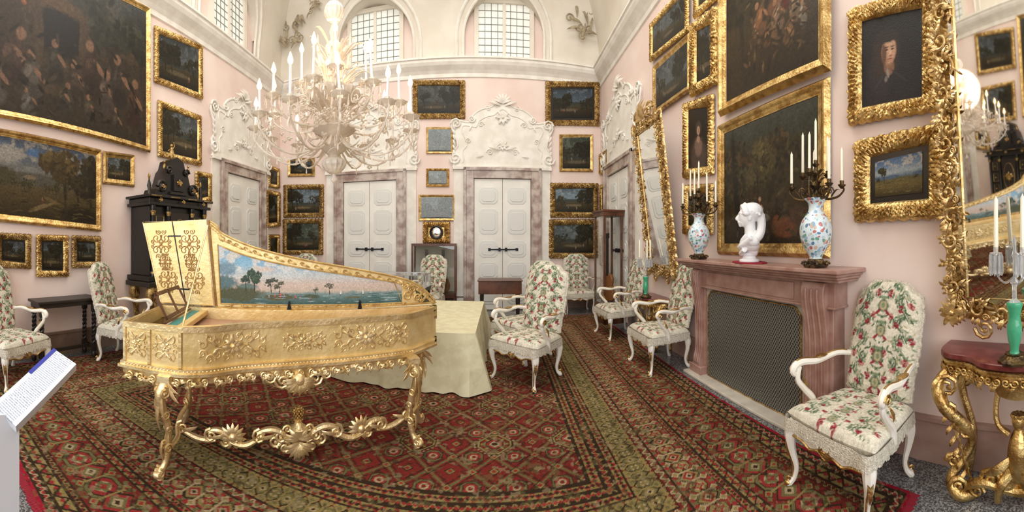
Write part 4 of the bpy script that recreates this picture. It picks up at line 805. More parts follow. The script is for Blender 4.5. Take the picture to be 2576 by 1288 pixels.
# ---------------------------------------------------------------- chimneypiece
fp_=thing('chimneypiece','red marble chimneypiece with mesh screen on the right wall','fireplace',(2.45,2.7,0),-pi/2)
lx=lambda y:2.7-y
b=B(); xa,xb=lx(3.90),lx(1.50)
for d,z0,z1,ex in ((.39,1.36,1.395,0),(.36,1.335,1.36,.03),(.32,1.31,1.335,.05),(.28,1.285,1.31,.07)): b.box(xa+ex,xb-ex,-d,0,z0,z1)
obj('mantel_shelf',b,'marr',fp_,smooth=False,bev=.008)
b=B().box(lx(3.82),lx(1.68),-.18,0,1.06,1.285); b.box(lx(3.5),lx(2.12),-.192,-.18,1.10,1.25).box(lx(3.82)-.01,lx(1.68)+.01,-.20,0,1.06,1.08); obj('frieze',b,'marr',fp_,smooth=False,bev=.006)
for ya,yb in ((3.80,3.57),(2.03,1.71)):
    b=B().box(lx(ya),lx(yb),-.16,0,0,1.06); m_=(lx(ya)+lx(yb))/2; hw=(lx(yb)-lx(ya))/2-.04
    sec=cr([(-.22,1.27),(-.245,1.2),(-.24,1.1),(-.215,.98),(-.19,.8),(-.18,.5),(-.185,.3),(-.21,.2),(-.21,.12)],4)
    n=len(sec); b.add([(m_+s*hw,y,z) for s in (-1,1) for y,z in sec]+[(m_+s*hw,-.12,z) for s in (-1,1) for y,z in sec],[(i,i+1,n+i+1,n+i) for i in range(n-1)]+[(i,i+1,2*n+i+1,2*n+i) for i in range(n-1)]+[(n+i,n+i+1,3*n+i+1,3*n+i) for i in range(n-1)])
    b.box(lx(ya)-.01,lx(yb)+.01,-.23,0,0,.12)
    for f in (-.5,.0,.5): b.tube([(m_+hw*f,y-.004,z) for y,z in sec[3:-2]],.012,n=5)
    obj('console_pilaster',b,'marr',fp_,bev=.006)
b=B().box(lx(3.57),lx(2.03),-.13,0,0,1.06); obj('marble_slip',b,'marw',fp_,smooth=False)
xl,xr=lx(3.52),lx(2.07); zl,zh=.03,1.03
sh=[(xl,zl),(xr,zl),(xr,zh-.08),(xr-.02,zh-.05),(xr-.04,zh-.035),(xr-.055,zh-.01),(xr-.10,zh),(xl+.10,zh),(xl+.055,zh-.01),(xl+.04,zh-.035),(xl+.02,zh-.05),(xl,zh-.08)]
scn=obj('mesh_screen',B().prism(sh,-.145,-.13),'screen',fp_,smooth=False); obj('gilt_edge',B().tube([(x,-.147,z) for x,z in sh+[sh[0]]],.009,n=6),'goldd',scn)
obj('hearth_kerb',B().box(lx(3.85),lx(1.66),-.30,-.0,0,.03),'marw',fp_,smooth=False,bev=.008)
# ---------------------------------------------------------------- vase candelabra
def candle(b,x,y,z,h,r=.011): b.lathe([(r,z),(r*1.05,z+.01),(r*.9,z+h*.95),(r*.3,z+h),(.002,z+h+.008)],8,(x,y,0))
def vase_cand(label,loc,rz):
    t=thing('candelabrum',label,'candelabrum',loc,rz,'porcelain vase candelabra on the mantel')
    b=B().lathe([(.085,0),(.09,.015),(.06,.03),(.065,.05),(.055,.07)],16,(0,0,0),.06,8)
    for k in range(4): a=pi/4+k*pi/2; scroll(b,(.085*cos(a),.085*sin(a),.025),(cos(a),sin(a),0),(0,0,1),.028,.01)
    obj('bronze_base',b,'bronze',t)
    obj('vase',B().lathe(cr([(.055,.07),(.052,.085),(.08,.13),(.115,.20),(.130,.28),(.120,.35),(.085,.41),(.06,.45),(.06,.50),(.092,.54),(.085,.545)],3),28),'porc',t)
    b=B().lathe([(.06,.54),(.03,.57),(.025,.61),(.05,.64),(.02,.68),(.03,.74),(.012,.80)],10)
    for k in range(14): a=k*2.4; leaf(b,(0,0,.54+.012*k),(cos(a),sin(a)*.7,.5),(0,0,1),.12,.02,.3)
    obj('bronze_stem',b,'bronze',t)
    for k in range(8):
        a=2*pi*k/7+.3; R=(.235,.15)[k%2]; zt_=(.64,.74)[k%2]
        if k==7: R=.0; zt_=.82
        b=B(); c,s=cos(a),sin(a)*.6
        if R: b.tube(cr([(0,0,.60,.011),(R*.4*c,R*.4*s,.54,.010),(R*.85*c,R*.85*s,.55,.009),(R*1.08*c,R*1.08*s,.60,.008),(R*c,R*s,zt_-.02,.008)],4),n=6); leaf(b,(R*.6*c,R*.6*s,.55),(c,s,.6),(0,0,1),.09,.016,.3); scroll(b,(R*.55*c,R*.55*s,.60),(c,s,0),(0,0,1),.035,.006)
        else: b.tube([(0,0,.76),(0,0,zt_)],.009)
        b.lathe([(.01,zt_-.03),(.018,zt_-.02),(.03,zt_-.005),(.032,zt_),(.015,zt_+.002),(.017,zt_+.03),(.012,zt_+.032)],10,(R*c,R*s,0))
        br=obj('branch',b,'bronze',t); b=B(); candle(b,R*c,R*s,zt_+.01,.27+.025*((k*5)%4)); obj('candle',b,'wax',br)
    return t
def onm(px,X_): a=(px-XV)/F; return (X_,X_/tan(a))
x_,y_=onm(2052,2.19); vc=vase_cand('porcelain vase candelabrum nearer the camera, right of the marble bust',(x_,y_,1.396),-pi/2)
x_,y_=onm(1758,2.19); dup(vc,(x_,min(y_,3.78),1.396),-pi/2+.3,'porcelain vase candelabrum at the far end of the mantel, left of the marble bust',.97)
x_,y_=onm(1885,2.2)
o=obj('table_mat',B().prism([(.2*cos(a*pi/15)*(1+.06*(a%2)),.14*sin(a*pi/15)*(1+.06*(a%2))) for a in range(30)],0,.012,'z'),'redc',loc=(x_,y_,1.396),rz=1.45); o['label']='red cloth mat spread under the marble bust'; o['category']='mat'
bu=thing('bust','white marble bust of a veiled woman turned left on the mantel','bust',(x_,y_,1.409),radians(-122))
obj('socle',B().lathe(cr([(.075,0),(.075,.015),(.055,.025),(.05,.04),(.06,.055),(.04,.07)],3),20),'bust',bu)
b=B(); o_=-.05
E=lambda c,r,*a_: b.ell((c[0],c[1],c[2]+o_),r,*a_)
Tb=lambda pts,n=8: b.tube(cr([(p[0],p[1],p[2]+o_,p[3]) for p in pts],4),n=n)
E((0,.015,.18),(.115,.065,.07),16,10); E((0,.02,.13),(.075,.05,.05)); E((.085,.015,.20),(.05,.05,.04)); E((-.085,.015,.20),(.05,.05,.04))
Tb([(0,.01,.19,.055),(0,.008,.26,.045),(0,.0,.34,.042)],12); E((0,-.015,.385),(.058,.070,.080),18,12); E((0,-.045,.345),(.038,.036,.036)); E((0,-.068,.322),(.016,.014,.014))
Tb([(0,-.078,.402,.007),(0,-.097,.370,.011),(0,-.083,.360,.008)]); E((0,-.082,.345),(.018,.008,.005)); E((0,-.080,.337),(.014,.008,.005))
for s in (-1,1): E((s*.025,-.070,.395),(.014,.009,.006)); Tb([(s*.008,-.079,.408,.006),(s*.028,-.076,.412,.006),(s*.045,-.057,.405,.004)],6); E((s*.058,-.005,.375),(.008,.016,.024))
E((0,.025,.425),(.076,.082,.070),16,10); E((0,.082,.39),(.042,.036,.045)); 
for k in range(13): a=pi*k/12; E((.066*cos(a),-.032-.012*sin(a),.405+.062*sin(a)),(.019,.028,.017))
for k in range(4): Tb([(-.07,.01+.02*k,.42-.01*k,.010),(0,-.035+.028*k,.485-.004*k,.012),(.07,.01+.02*k,.42-.01*k,.010)],6)
Tb([(0,.085,.40,.036),(.02,.09,.32,.034),(.05,.07,.25,.034),(.09,.02,.20,.030)],9); Tb([(-.045,.05,.38,.018),(-.06,.05,.30,.02),(-.085,.02,.22,.026)])
Tb([(-.13,-.01,.21,.022),(-.05,-.06,.16,.024),(.05,-.06,.17,.024),(.13,0,.23,.020)]); Tb([(-.11,-.01,.16,.018),(-.02,-.06,.11,.02),(.08,-.045,.14,.02)]); Tb([(.06,-.03,.25,.014),(.02,-.06,.2,.016),(-.06,-.05,.15,.014)])
o=obj('head_and_shoulders',b,'bust',bu); q=o.modifiers.new('r','REMESH'); q.mode='VOXEL'; q.voxel_size=.005; q.use_smooth_shade=True; q=o.modifiers.new('s','SMOOTH'); q.iterations=2; q.factor=.5
bu.scale=(1.28,1.28,1.28)
# ---------------------------------------------------------------- gilt mirrors
def make_mirror(label,loc):
    t=thing('wall_mirror',label,'mirror',loc,radians(-99),'tall leaning gilt mirrors',rx=radians(7)); W,Hh=.5,2.35; N=V((0,-1,0))
    obj('mirror_glass',B().box(-W+.14,W-.14,-.04,-.02,.14,Hh-.14),'mirror',t,smooth=False)
    b=B(); cs=[(-W+.02,Hh),(W-.02,Hh),(W-.02,0.02),(-W+.02,0.02)]; inn_=frame(b,cs,.16,.04,1)
    b.tube([(x,-.045,z) for x,z in [(p[0]*1.0,p[1]) for p in inn_]+[inn_[0]]],.012,n=6)
    rn=random.Random(4)
    for i in range(4):
        a,c=V(cs[i]),V(cs[(i+1)%4]); n=int((c-a).length/.15); L=(c-a).length
        for j in range(n):
            p=a.lerp(c,(j+.5)/n); d2=(c-a).normalized(); T=V((d2.x,0,d2.y)); O=V((-T.z,0,T.x)); 
            q=V((p.x,-.055,p.y))-O*.075; s=1 if j%2 else -1
            # one large C scroll per bay with small fine leaves sprouting from it
            scroll(b,q+O*.012*s,T*s,O*s,.068,.0125,1.15,pi*.2,st=18); scroll(b,q+T*.05+O*.045*s,-T*s,O,.026,.007,1.4); scroll(b,q-T*.05-O*.04*s,T*s,-O,.026,.007,1.4)
            for k in range(9):
                a2=rn.uniform(0,6.28); r0=rn.uniform(.02,.06); dd=T*cos(a2)+O*sin(a2); leaf(b,q+dd*r0,dd+T*s*.6,N,rn.uniform(.045,.085),rn.uniform(.009,.015),.3)
            leaf(b,q+O*.05,O+T*.4*s,N,.07,.014,.3); leaf(b,q+O*.05,O-T*.6*s,N,.055,.012,.3)
            if j%4==2:
                for k in range(16): b.ell(q+V((rn.uniform(-.03,.03),-.03+rn.uniform(-.01,.01),rn.uniform(-.045,.045))),.010,6,4)
    for i in range(9): a=pi*i/8; leaf(b,(0,-.06,Hh),X*cos(a)+Z*sin(a),N,.28,.03,.2)
    for s in (-1,1): scroll(b,(s*.22,-.06,Hh+.06),X*s,Z,.12,.022); scroll(b,(s*.2,-.06,-.02),X*s,-Z,.07,.015); cluster(b,(s*(W-.07),-.06,.07),X,Z,.11,11,.2,2); cluster(b,(s*(W-.07),-.06,Hh-.07),X,Z,.11,11,.2,2)
    obj('carved_frame',b,'goldm',t); return t
mi=make_mirror('tall carved gilt mirror at the right edge above the nearer console',(2.30,.30,1.06))
dup(mi,(2.38,4.83,1.08),-pi/2,'tall carved gilt mirror leaning out left of the chimneypiece')
def make_console(label,loc):
    t=thing('console_table',label,'console table',loc,-pi/2,'carved gilt console tables under the mirrors'); W=.52
    out=cr([(-W,0),(-W,-.2),(-W+.06,-.30),(-.3,-.33),(-.2,-.42),(0,-.45),(.2,-.42),(.3,-.33),(W-.06,-.30),(W,-.2),(W,0)],4)
    obj('marble_top',B().prism(out,.865,.90,'z').prism([(x*.97,y*.96) for x,y in out],.85,.865,'z'),'mart',t,bev=.006)
    b=B(); n=len(out); vs=[]
    for i,(x,y) in enumerate(out):
        dz=.07+.03*abs(sin(i*.55))+(.06 if 17<i<23 else 0); vs+=[(x*.95,y*.94,.85),(x*.97,y*.97,.80),(x*.93,y*.92,.85-dz)]
    b.add(vs,[(i*3+k,(i+1)*3+k,(i+1)*3+k+1,i*3+k+1) for i in range(n-1) for k in range(2)])
    b.tube([(x*.97,y*.97,.845) for x,y in out],.012,n=6)
    for i in range(1,n-1):
        x,y=out[i]; T=(V((*out[i+1],0))-V((*out[i-1],0))).normalized(); Nn=V((T.y,-T.x,0)); 
        if Nn.y>0: Nn=-Nn
        s=1 if i%2 else -1; scroll(b,V((x*.97,y*.97,.80))+Nn*.01,T*s,-Z,.026,.008); leaf(b,V((x*.97,y*.97,.78)),T*s-Z,Nn,.06,.013,.2)
    obj('carved_apron',b,'gold',t)
    for s in (-1,1):
        b=B(); b.tube(cr([(s*.44,-.26,.80,.028),(s*.50,-.34,.70,.035),(s*.44,-.36,.58,.04),(s*.33,-.30,.46,.035),(s*.30,-.24,.34,.03),(s*.36,-.26,.22,.034),(s*.42,-.32,.12,.032),(s*.36,-.34,.05,.035),(s*.28,-.28,.03,.03)],5),n=10)
        for c,r in (((.44,-.33,.70),.075),((.36,-.34,.1),.06),((.33,-.29,.42),.06),((.40,-.33,.25),.045),((.41,-.36,.57),.045)): scroll(b,(s*c[0],c[1],c[2]),(s,-.3,0),Z,r,.015,1.6)
        for k in range(18): leaf(b,(s*(.47-.010*k),-.35+.004*k,.77-.036*k),(s*.5*(-1)**k,-.5,-.8),(s*.3,-1,0),.09,.016,.25)
        obj('scroll_leg',b,'gold',t)
        b=B(); b.tube(cr([(s*.38,-.05,.82,.03),(s*.42,-.06,.6,.03),(s*.34,-.05,.3,.028),(s*.38,-.06,.02,.035)],4),n=8); scroll(b,(s*.4,-.06,.65),(s,0,0),Z,.06,.02); obj('rear_leg',b,'gold',t)
    b=B(); b.tube(cr([(-.34,-.3,.08,.025),(-.2,-.32,.14,.03),(0,-.28,.08,.032),(.2,-.32,.14,.03),(.34,-.3,.08,.025)],5),n=8)
    for i in range(11): a=pi*i/10; leaf(b,(0,-.28,.12),X*cos(a)+Z*sin(a),(0,-1,0),.16,.024,.25)
    for s in (-1,1): scroll(b,(s*.16,-.32,.16),X*s,Z,.07,.016,1.5); scroll(b,(s*.25,-.32,.08),X*-s,Z,.05,.012,1.5)
    b.tube(cr([(0,-.26,.16,.06),(0,-.28,.28,.07),(.0,-.27,.38,.06),(0,-.26,.45,.03)],4),n=10); b.ell((0,-.28,.51),(.042,.046,.052)); 
    for k in range(10): a=2*pi*k/10; b.ell((.035*cos(a),-.275+.03*sin(a),.54),.018,6,4)
    for s in (-1,1): b.tube(cr([(s*.06,-.27,.42,.024),(s*.13,-.27,.48,.02),(s*.14,-.26,.6,.018),(s*.11,-.25,.72,.025)],4),n=8); b.tube(cr([(s*.04,-.28,.2,.04),(s*.1,-.34,.14,.03),(s*.12,-.32,.04,.024)],4),n=8); leaf(b,(s*.03,-.3,.3),(s,-.2,-.6),(0,-1,0),.2,.035,.2)
    obj('carved_figure_stretcher',b,'gold',t); return t
co_=make_console('gilt console with dark red top at the lower right edge',(2.44,.27,0)); dup(co_,(2.44,5.00,0),-pi/2,'small looking gilt console under the leaning mirror beyond the chimneypiece',.84)
def make_gir(label,loc):
    t=thing('girandole',label,'candelabrum',loc,0,'green glass girandoles on the consoles')
    obj('bronze_foot',B().lathe([(.09,0),(.095,.015),(.065,.03),(.05,.045),(.055,.055)],20,(0,0,0),.08,10),'bronze',t)
    obj('green_vase',B().lathe(cr([(.03,.055),(.026,.08),(.04,.14),(.045,.20),(.035,.27),(.05,.34),(.035,.35)],3),20),'green',t)
    obj('central_stem',B().lathe([(.04,.35),(.014,.37),(.014,.44),(.025,.46),(.01,.50),(.01,.60),(.02,.62),(.008,.66),(.012,.70),(.002,.74)],12),'crys',t)
    for k in range(3):
        a=pi/2+2*pi*k/3; R=.11; zt_=.62
        b=B(); x,y=R*cos(a)*.8,R*sin(a)
        b.tube(cr([(0,0,.5,.007),(x*.5,y*.5,.46,.006),(x,y,.52,.005),(x,y,zt_,.006)],4),n=6)
        b.lathe([(.012,zt_),(.036,zt_+.01),(.04,zt_+.016),(.014,zt_+.02),(.015,zt_+.05)],12,(x,y,0)); br=obj('branch',b,'crys',t)
        for j in range(8):
            an=2*pi*j/8; px_,py_=x+.036*cos(an),y+.036*sin(an); obj('crystal_prism',B().lathe([(.002,zt_-.12),(.010,zt_-.10),(.008,zt_-.005),(.002,zt_+.01)],5,(px_,py_,0)),'crys',br,smooth=False)
        b=B(); candle(b,x,y,zt_+.04,.30,.014); obj('candle',b,'wax',br)
    return t
gi=make_gir('green glass girandole with crystal drops at the right edge',(2.06,.28,.90))
dup(gi,(2.12,4.95,.762),.8,'green glass girandole on the farther console below the leaning mirror',.9)
# ---------------------------------------------------------------- chandelier
cx,cy=-1.485,2.95; cz0=2.14
cd=thing('chandelier','large lit glass chandelier with candle bulbs hanging from the vault','chandelier',(cx,cy,cz0))
pr=[(.004,0),(.03,.03),(.015,.08),(.06,.10),(.105,.16),(.10,.21),(.04,.25),(.09,.29),(.12,.34),(.05,.40),(.16,.46),(.19,.50),(.06,.55),(.05,.68),(.2,.74),(.25,.82),(.2,.84),(.05,.86),(.07,1.0),(.11,1.08),(.05,1.14),(.08,1.25),(.03,1.32),(.04,1.40),(.018,1.47),(.06,1.51),(.09,1.58),(.06,1.65),(.015,1.68)]
obj('glass_stem',B().lathe(cr(pr,3),28,(0,0,0),.06,14),'cglass',cd)
obj('hanging_rod',B().tube([(0,0,1.66),(0,0,6.85)],.012),'bronze',cd)
fol=B(); rn=random.Random(9)
for k in range(64):
    a=rn.uniform(0,2*pi); z=rn.choice([.55,.62,.68,.75,.85,.95,1.1,1.22]); r0=.05; ln=rn.uniform(.14,.28)*(1.3-.5*z)
    leaf(fol,(r0*cos(a),r0*sin(a),z),(cos(a),sin(a),rn.uniform(.2,1.6)),(cos(a)*.3,sin(a)*.3,1),ln*1.4,.018,.3)
for k in range(14): a=2*pi*k/14; leaf(fol,(.1*cos(a),.1*sin(a),.42),(cos(a),sin(a),-.2),(0,0,1),.26,.02,-.4); scroll(fol,(.3*cos(a),.3*sin(a),.70),(cos(a),sin(a),0),(0,0,1),.08,.008,1.3)
for k in range(4):
    a=k*pi/2+.4; fol.tube([(.12*cos(a),.12*sin(a),1.05,.012),(.15*cos(a),.15*sin(a),1.25,.018),(.15*cos(a),.15*sin(a),1.38,.003)],n=6)
for k in range(110):
    a=rn.uniform(0,2*pi); r=rn.uniform(.12,.64); z=rn.uniform(.34,.95)*(1.1-r*.6)
    for j in range(6): an=2*pi*j/6; fol.ell((r*cos(a)+.018*cos(an),r*sin(a)+.018*sin(an),z+.01*sin(an*2)),(.012,.012,.009),6,4)
obj('glass_flowers',fol,'cglass',cd)
tiers=[(12,.72,.0,[(.05,.44),(.2,.30),(.42,.22),(.62,.28),(.74,.42),(.73,.50)],.22),(8,.60,.2,[(.05,.60),(.22,.50),(.44,.52),(.60,.62),(.60,.68)],.25),(4,.30,.5,[(.04,.80),(.16,.76),(.28,.82),(.30,.90)],.29)]
for n,R,a0,path,hc in tiers:
    for k in range(n):
        a=a0+2*pi*k/n; c,s=cos(a),sin(a); b=B(); pa=cr([(r*c,r*s,z) for i,(r,z) in enumerate(path)],6)
        pa=[(p[0],p[1],p[2],.0095+.003*sin(i*2.2)) for i,p in enumerate(pa)]
        b.tube(pa,n=7); zc=path[-1][1]; m_=pa[len(pa)//2]; m2=pa[int(len(pa)*.75)]
        leaf(b,m_[:3],(c,s,1.2),(c,s,.2),.13,.016,.3); leaf(b,m2[:3],(c*.4,s*.4,-1),(c,s,0),.10,.012,.1); leaf(b,m2[:3],(-c,-s,1),(0,0,1),.11,.014,.4); leaf(b,pa[len(pa)//3][:3],(-s,c,.6),(0,0,1),.09,.012,.3); leaf(b,pa[len(pa)//3][:3],(s,-c,-.6),(0,0,1),.09,.012,.2)
        for q_ in (m_,m2): b.lathe([(.001,-.07),(.009,-.05),(.003,-.01),(.002,0)],5,q_[:3])
        ar=obj('arm',b,'cglass',cd); x,y=path[-1][0]*c,path[-1][0]*s
        b=B().lathe([(.012,zc-.02),(.03,zc),(.072,zc+.018),(.076,zc+.025),(.03,zc+.012),(.024,zc+.06),(.02,zc+.06)],16,(x,y,0),.07,8)
        for j in range(6): an=2*pi*j/6; b.lathe([(.002,zc-.07),(.008,zc-.055),(.003,zc-.02),(.002,zc+.015)],5,(x+.068*cos(an),y+.068*sin(an),0))
        obj('drip_cup',b,'cglass',ar)
        h=hc*rn.uniform(.75,1.15); tx,ty=rn.uniform(-.015,.015),rn.uniform(-.015,.015)
        obj('candle_tube',B().tube([(x,y,zc+.03,.011),(x+tx,y+ty,zc+.03+h,.010)],n=8),'ctube',ar)
        obj('flame_bulb',B().lathe([(.008,0),(.020,.018),(.023,.036),(.013,.07),(.003,.098)],8,(x+tx,y+ty,zc+.03+h)),'bulb',ar)
def light(ty,nm,loc,e,col,size=1,rot=(0,0,0),sy=None):
    d=bpy.data.lights.new(nm,ty); d.energy=e; d.color=col
    if ty=='AREA':
        d.size=size
        if sy: d.shape='RECTANGLE'; d.size_y=sy
    else: d.shadow_soft_size=size
    o=bpy.data.objects.new(nm,d); o.location=loc; o.rotation_euler=rot; C.objects.link(o); return o
light('POINT','chandelier_glow',(cx,cy,cz0+1.15),34,(1,.66,.38),.35)
# ---------------------------------------------------------------- ebony cabinet on gilt stand
s0=LEFT.hit(345,600,.5)[0]; s1=LEFT.hit(528,600,.5)[0]; hw=min((s1-s0)/2,.72); sc=s1-hw-.06
ca=thing('cabinet','tall ebony cabinet with gilt mounts and arched crest on the left wall','cabinet',LEFT.w(sc,1.0,.03),LEFT.a)
b=B().box(-hw+.08,hw-.08,-.45,0,.08,1.15); b.box(-hw,hw,-.52,0,0,.08); obj('carcase',b,'black',ca,smooth=False,bev=.008)
b=B().box(-hw,hw,-.54,0,1.15,1.2).box(-hw+.04,hw-.04,-.5,0,1.2,1.27).box(-hw-.03,hw+.03,-.57,0,1.27,1.31); obj('cornice',b,'black',ca,smooth=False,bev=.008)
cpoly=[(-.55,1.31),(-.5,1.42),(-.42,1.4),(-.34,1.5),(-.26,1.72),(-.2,1.78),(-.15,1.92),(0,1.98),(.15,1.92),(.2,1.78),(.26,1.72),(.34,1.5),(.42,1.4),(.5,1.42),(.55,1.31)]
b=B().prism([(x*.95,z) for x,z in cpoly],-.42,-.15)
for s in (-1,1): scroll(b,(s*.36,-.44,1.46),X*s,Z,.11,.03); scroll(b,(s*.2,-.44,1.74),X*s,Z,.07,.02); b.lathe([(.03,1.31),(.04,1.36),(.02,1.4),(.035,1.46),(.01,1.56)],10,(s*.6,-.4,0))
b.box(-.2,.2,-.46,-.40,1.36,1.40).box(-.12,.12,-.46,-.4,1.42,1.68); obj('crest',b,'black',ca)
b=B(); b.tube(cr([(0,-.28,1.98,.02),(.01,-.28,2.05,.04),(0,-.28,2.13,.03),(0,-.28,2.17,.018)],3),n=8); b.ell((0,-.28,2.2),.026); b.tube([(.02,-.28,2.14,.01),(.07,-.28,2.2,.008),(.05,-.28,2.27,.006)],n=6); b.tube([(-.02,-.28,2.14,.01),(-.08,-.28,2.1,.008)],n=6); obj('statuette',b,'goldd',ca)
for s in (-1,1): obj('small_figure',B().ell((s*.28,-.4,1.8),(.025,.025,.05)).ell((s*.28,-.4,1.87),.022),'goldd',ca); obj('urn_finial',B().ell((s*.6,-.4,1.6),(.02,.02,.05)),'goldd',ca)
for k,x in enumerate((-hw+.12,-.28,.28,hw-.12)):
    o=obj('column',B().lathe([(.04,.08),(.04,.14),(.026,.16),(.024,1.02),(.04,1.06),(.042,1.15)],14,(x,-.49,0)),'black',ca)
    obj('capital',B().lathe([(.03,1.0),(.045,1.06),(.046,1.07)],10,(x,-.49,0)).lathe([(.042,.12),(.042,.15)],10,(x,-.49,0)),'goldd',o)
for x0_,x1_ in ((-hw+.17,-.33),(.33,hw-.17)):
    for k in range(3):
        d=obj('drawer',B().box(x0_,x1_,-.47,-.44,.15+.3*k,.42+.3*k),'dark',ca,smooth=False,bev=.006); q=[(x0_+.03,.18+.3*k),(x1_-.03,.18+.3*k),(x1_-.03,.39+.3*k),(x0_+.03,.39+.3*k),(x0_+.03,.18+.3*k)]
        obj('gilt_inlay',B().tube([(x,-.472,z) for x,z in q],.006,n=5).ell(((x0_+x1_)/2,-.48,.285+.3*k),.018),'gold',d)
d=obj('door_panel',B().box(-.22,.22,-.48,-.44,.14,1.06),'dark',ca,smooth=False,bev=.006); b=B(); cluster(b,(0,-.485,.6),X,Z,.14,8,.2); b.tube([(.17*cos(a*pi/10),-.482,.6+.36*sin(a*pi/10)) for a in range(21)],.007,n=5); obj('gilt_inlay',b,'gold',d)
b=B()
for x in (-.6,-.2,.2,.6): b.tube([(x-.10,-.575,1.29),(x+.10,-.575,1.29)],.008,n=5)
for x in (-.5,0,.5): cluster(b,(x,-.56,1.235),X,Z,.045,6)
for s in (-1,1): cluster(b,(s*.36,-.47,1.46),X,Z,.05,6)
cluster(b,(0,-.47,1.55),X,Z,.07,7)
obj('gilt_mounts',b,'gold',ca)
gs=thing('cabinet_stand','carved gilt stand carrying the ebony cabinet','stand',LEFT.w(sc,0,.03),LEFT.a)
obj('stand_top',B().box(-hw-.03,hw+.03,-.56,0,.92,.995),'dark',gs,smooth=False,bev=.01)
for x in (-hw+.1,hw-.1):
    for y in (-.48,-.08):
        b=B(); s=1 if x>0 else -1; b.tube(cr([(x,y,.92,.06),(x+s*.03,y,.8,.075),(x-s*.02,y,.6,.05),(x-s*.04,y,.35,.04),(x,y,.12,.045),(x+s*.02,y,.0,.06)],4),n=10)
        for k in range(5): scroll(b,(x,y-.05,.82-.17*k),(s,0,0),Z,.06,.018); leaf(b,(x,y-.04,.86-.15*k),(s*.4,-.2,-1),(0,-1,0),.16,.04)
        obj('carved_leg',b,'goldd',gs)
b=B(); 
for k in range(11): x=-hw+.15+(2*hw-.3)*k/10; scroll(b,(x,-.53,.87),X*(1 if k%2 else -1),-Z,.06,.018); leaf(b,(x,-.53,.88),(0,0,-1),(0,-1,0),.12,.03)
obj('carved_apron',b,'goldd',gs)
obj('stretcher',B().tube([(-hw+.1,-.48,.12),(0,-.3,.16),(hw-.1,-.48,.12)],.03).tube([(-hw+.1,-.08,.12),(hw-.1,-.08,.12)],.03),'goldd',gs)
u0,u1=LEFT.hit(84,740,.25)[0],LEFT.hit(236,740,.25)[0]; hw2=(u1-u0)/2
tb=thing('side_table','long dark side table with barley twist legs below small pictures','table',LEFT.w((u0+u1)/2,0,.05),LEFT.a)
obj('tabletop',B().box(-hw2,hw2,-.36,0,.80,.835).box(-hw2+.03,hw2-.03,-.33,-.03,.74,.80),'dark',tb,smooth=False,bev=.006)
for x in (-hw2+.07,hw2-.07):
    for y in (-.31,-.06):
        b=B().box(x-.03,x+.03,y-.03,y+.03,.64,.74).box(x-.03,x+.03,y-.03,y+.03,.10,.2).lathe([(.02,0),(.035,.03),(.035,.07),(.02,.1)],10,(x,y,0))
        for ph in (0,pi): b.tube([(x+.017*cos(ph+i*.55),y+.017*sin(ph+i*.55),.2+.44*i/44) for i in range(45)],.018,n=6)
        obj('twisted_leg',b,'dark',tb)
obj('stretcher',B().box(-hw2+.07,hw2-.07,-.21,-.17,.13,.17).box(-hw2+.05,-hw2+.09,-.31,-.06,.13,.17).box(hw2-.09,hw2-.05,-.31,-.06,.13,.17),'dark',tb,smooth=False)
# information stand
P1,P2_,P3_=at(130,885,1.8),at(197,910,1.75),at(47,1065,1.5); ctr=(P1+P3_)/2
ax=(P3_-P2_).normalized(); ay=(P2_-P1).normalized(); az=ax.cross(ay).normalized(); ay=az.cross(ax); 
if az.z<0: az=-az; ay=-ay
sg=thing('information_stand','white information stand with angled text panel at the lower left','sign',(ctr.x-.02,ctr.y-.02,0))
R3=MX((ax,ay,az)).transposed().to_4x4(); lw=(P3_-P2_).length/2; ww=(P2_-P1).length/2
pn=obj('text_panel',B().box(-lw,lw,-ww,ww,-.006,.004),'text',sg,smooth=False); pn.matrix_local=MX.Translation(ctr-sg.location)@R3
t_=obj('blue_header_strip',B().box(-lw-.002,-lw*.1,ww-.018,ww+.002,.004,.006),'blue',pn,smooth=False)
if (R3@V((0,ww,0))).dot(P1-P2_)<0: t_.scale=(1,-1,1)
o=obj('panel_tray',B().box(-lw,lw,-ww,ww,-.045,-.007),'signw',sg,smooth=False); o.matrix_local=MX.Translation(ctr-sg.location)@R3
pb=at(12,1100,1.55)-sg.location
obj('post',B().box(pb.x-.02,pb.x+.02,pb.y-.06,pb.y+.06,.0,.86).box(pb.x-.15,pb.x+.15,pb.y-.15,pb.y+.15,0,.012),'signw',sg,smooth=False)
# ---------------------------------------------------------------- vitrine, cases, square piano
vt=thing('vitrine','low glass table vitrine behind the harpsichord lid','display case',(-1.98,6.35,RZ_))
b=B()
for x in (-.62,.62):
    for y in (-.28,.28): b.box(x-.025,x+.025,y-.025,y+.025,0,.72)
b.box(-.66,.66,-.32,.32,.70,.76); obj('table_frame',b,'dark',vt,smooth=False)
obj('glass_box',B().box(-.65,.65,-.31,.31,.765,1.0),'glass',vt,smooth=False)
b=B()
for x in (-.65,.65):
    for y in (-.31,.31): b.box(x-.006,x+.006,y-.006,y+.006,.76,1.005)
for y in (-.31,.31): b.box(-.65,.65,y-.006,y+.006,.995,1.007)
for x in (-.65,.65): b.box(x-.006,x+.006,-.31,.31,.995,1.007)
obj('metal_edging',b,mat('steel',(.5,.52,.5),.3,.9),vt,smooth=False)
sd,_=FAR.hit(1092,650,.35)
dc=thing('display_case','glazed wooden display case with old lutes between the far doors','display case',FAR.w(sd,0,.05),FAR.a); W=.50
b=B().box(-W,W,-.42,0,.35,.45).box(-W,W,-.42,0,1.50,1.56).box(-W,W,-.02,0,.45,1.5)
for x in (-W,W-.04):
    for y in (-.42,-.05): b.box(x,x+.04,y,y+.04,0,1.5)
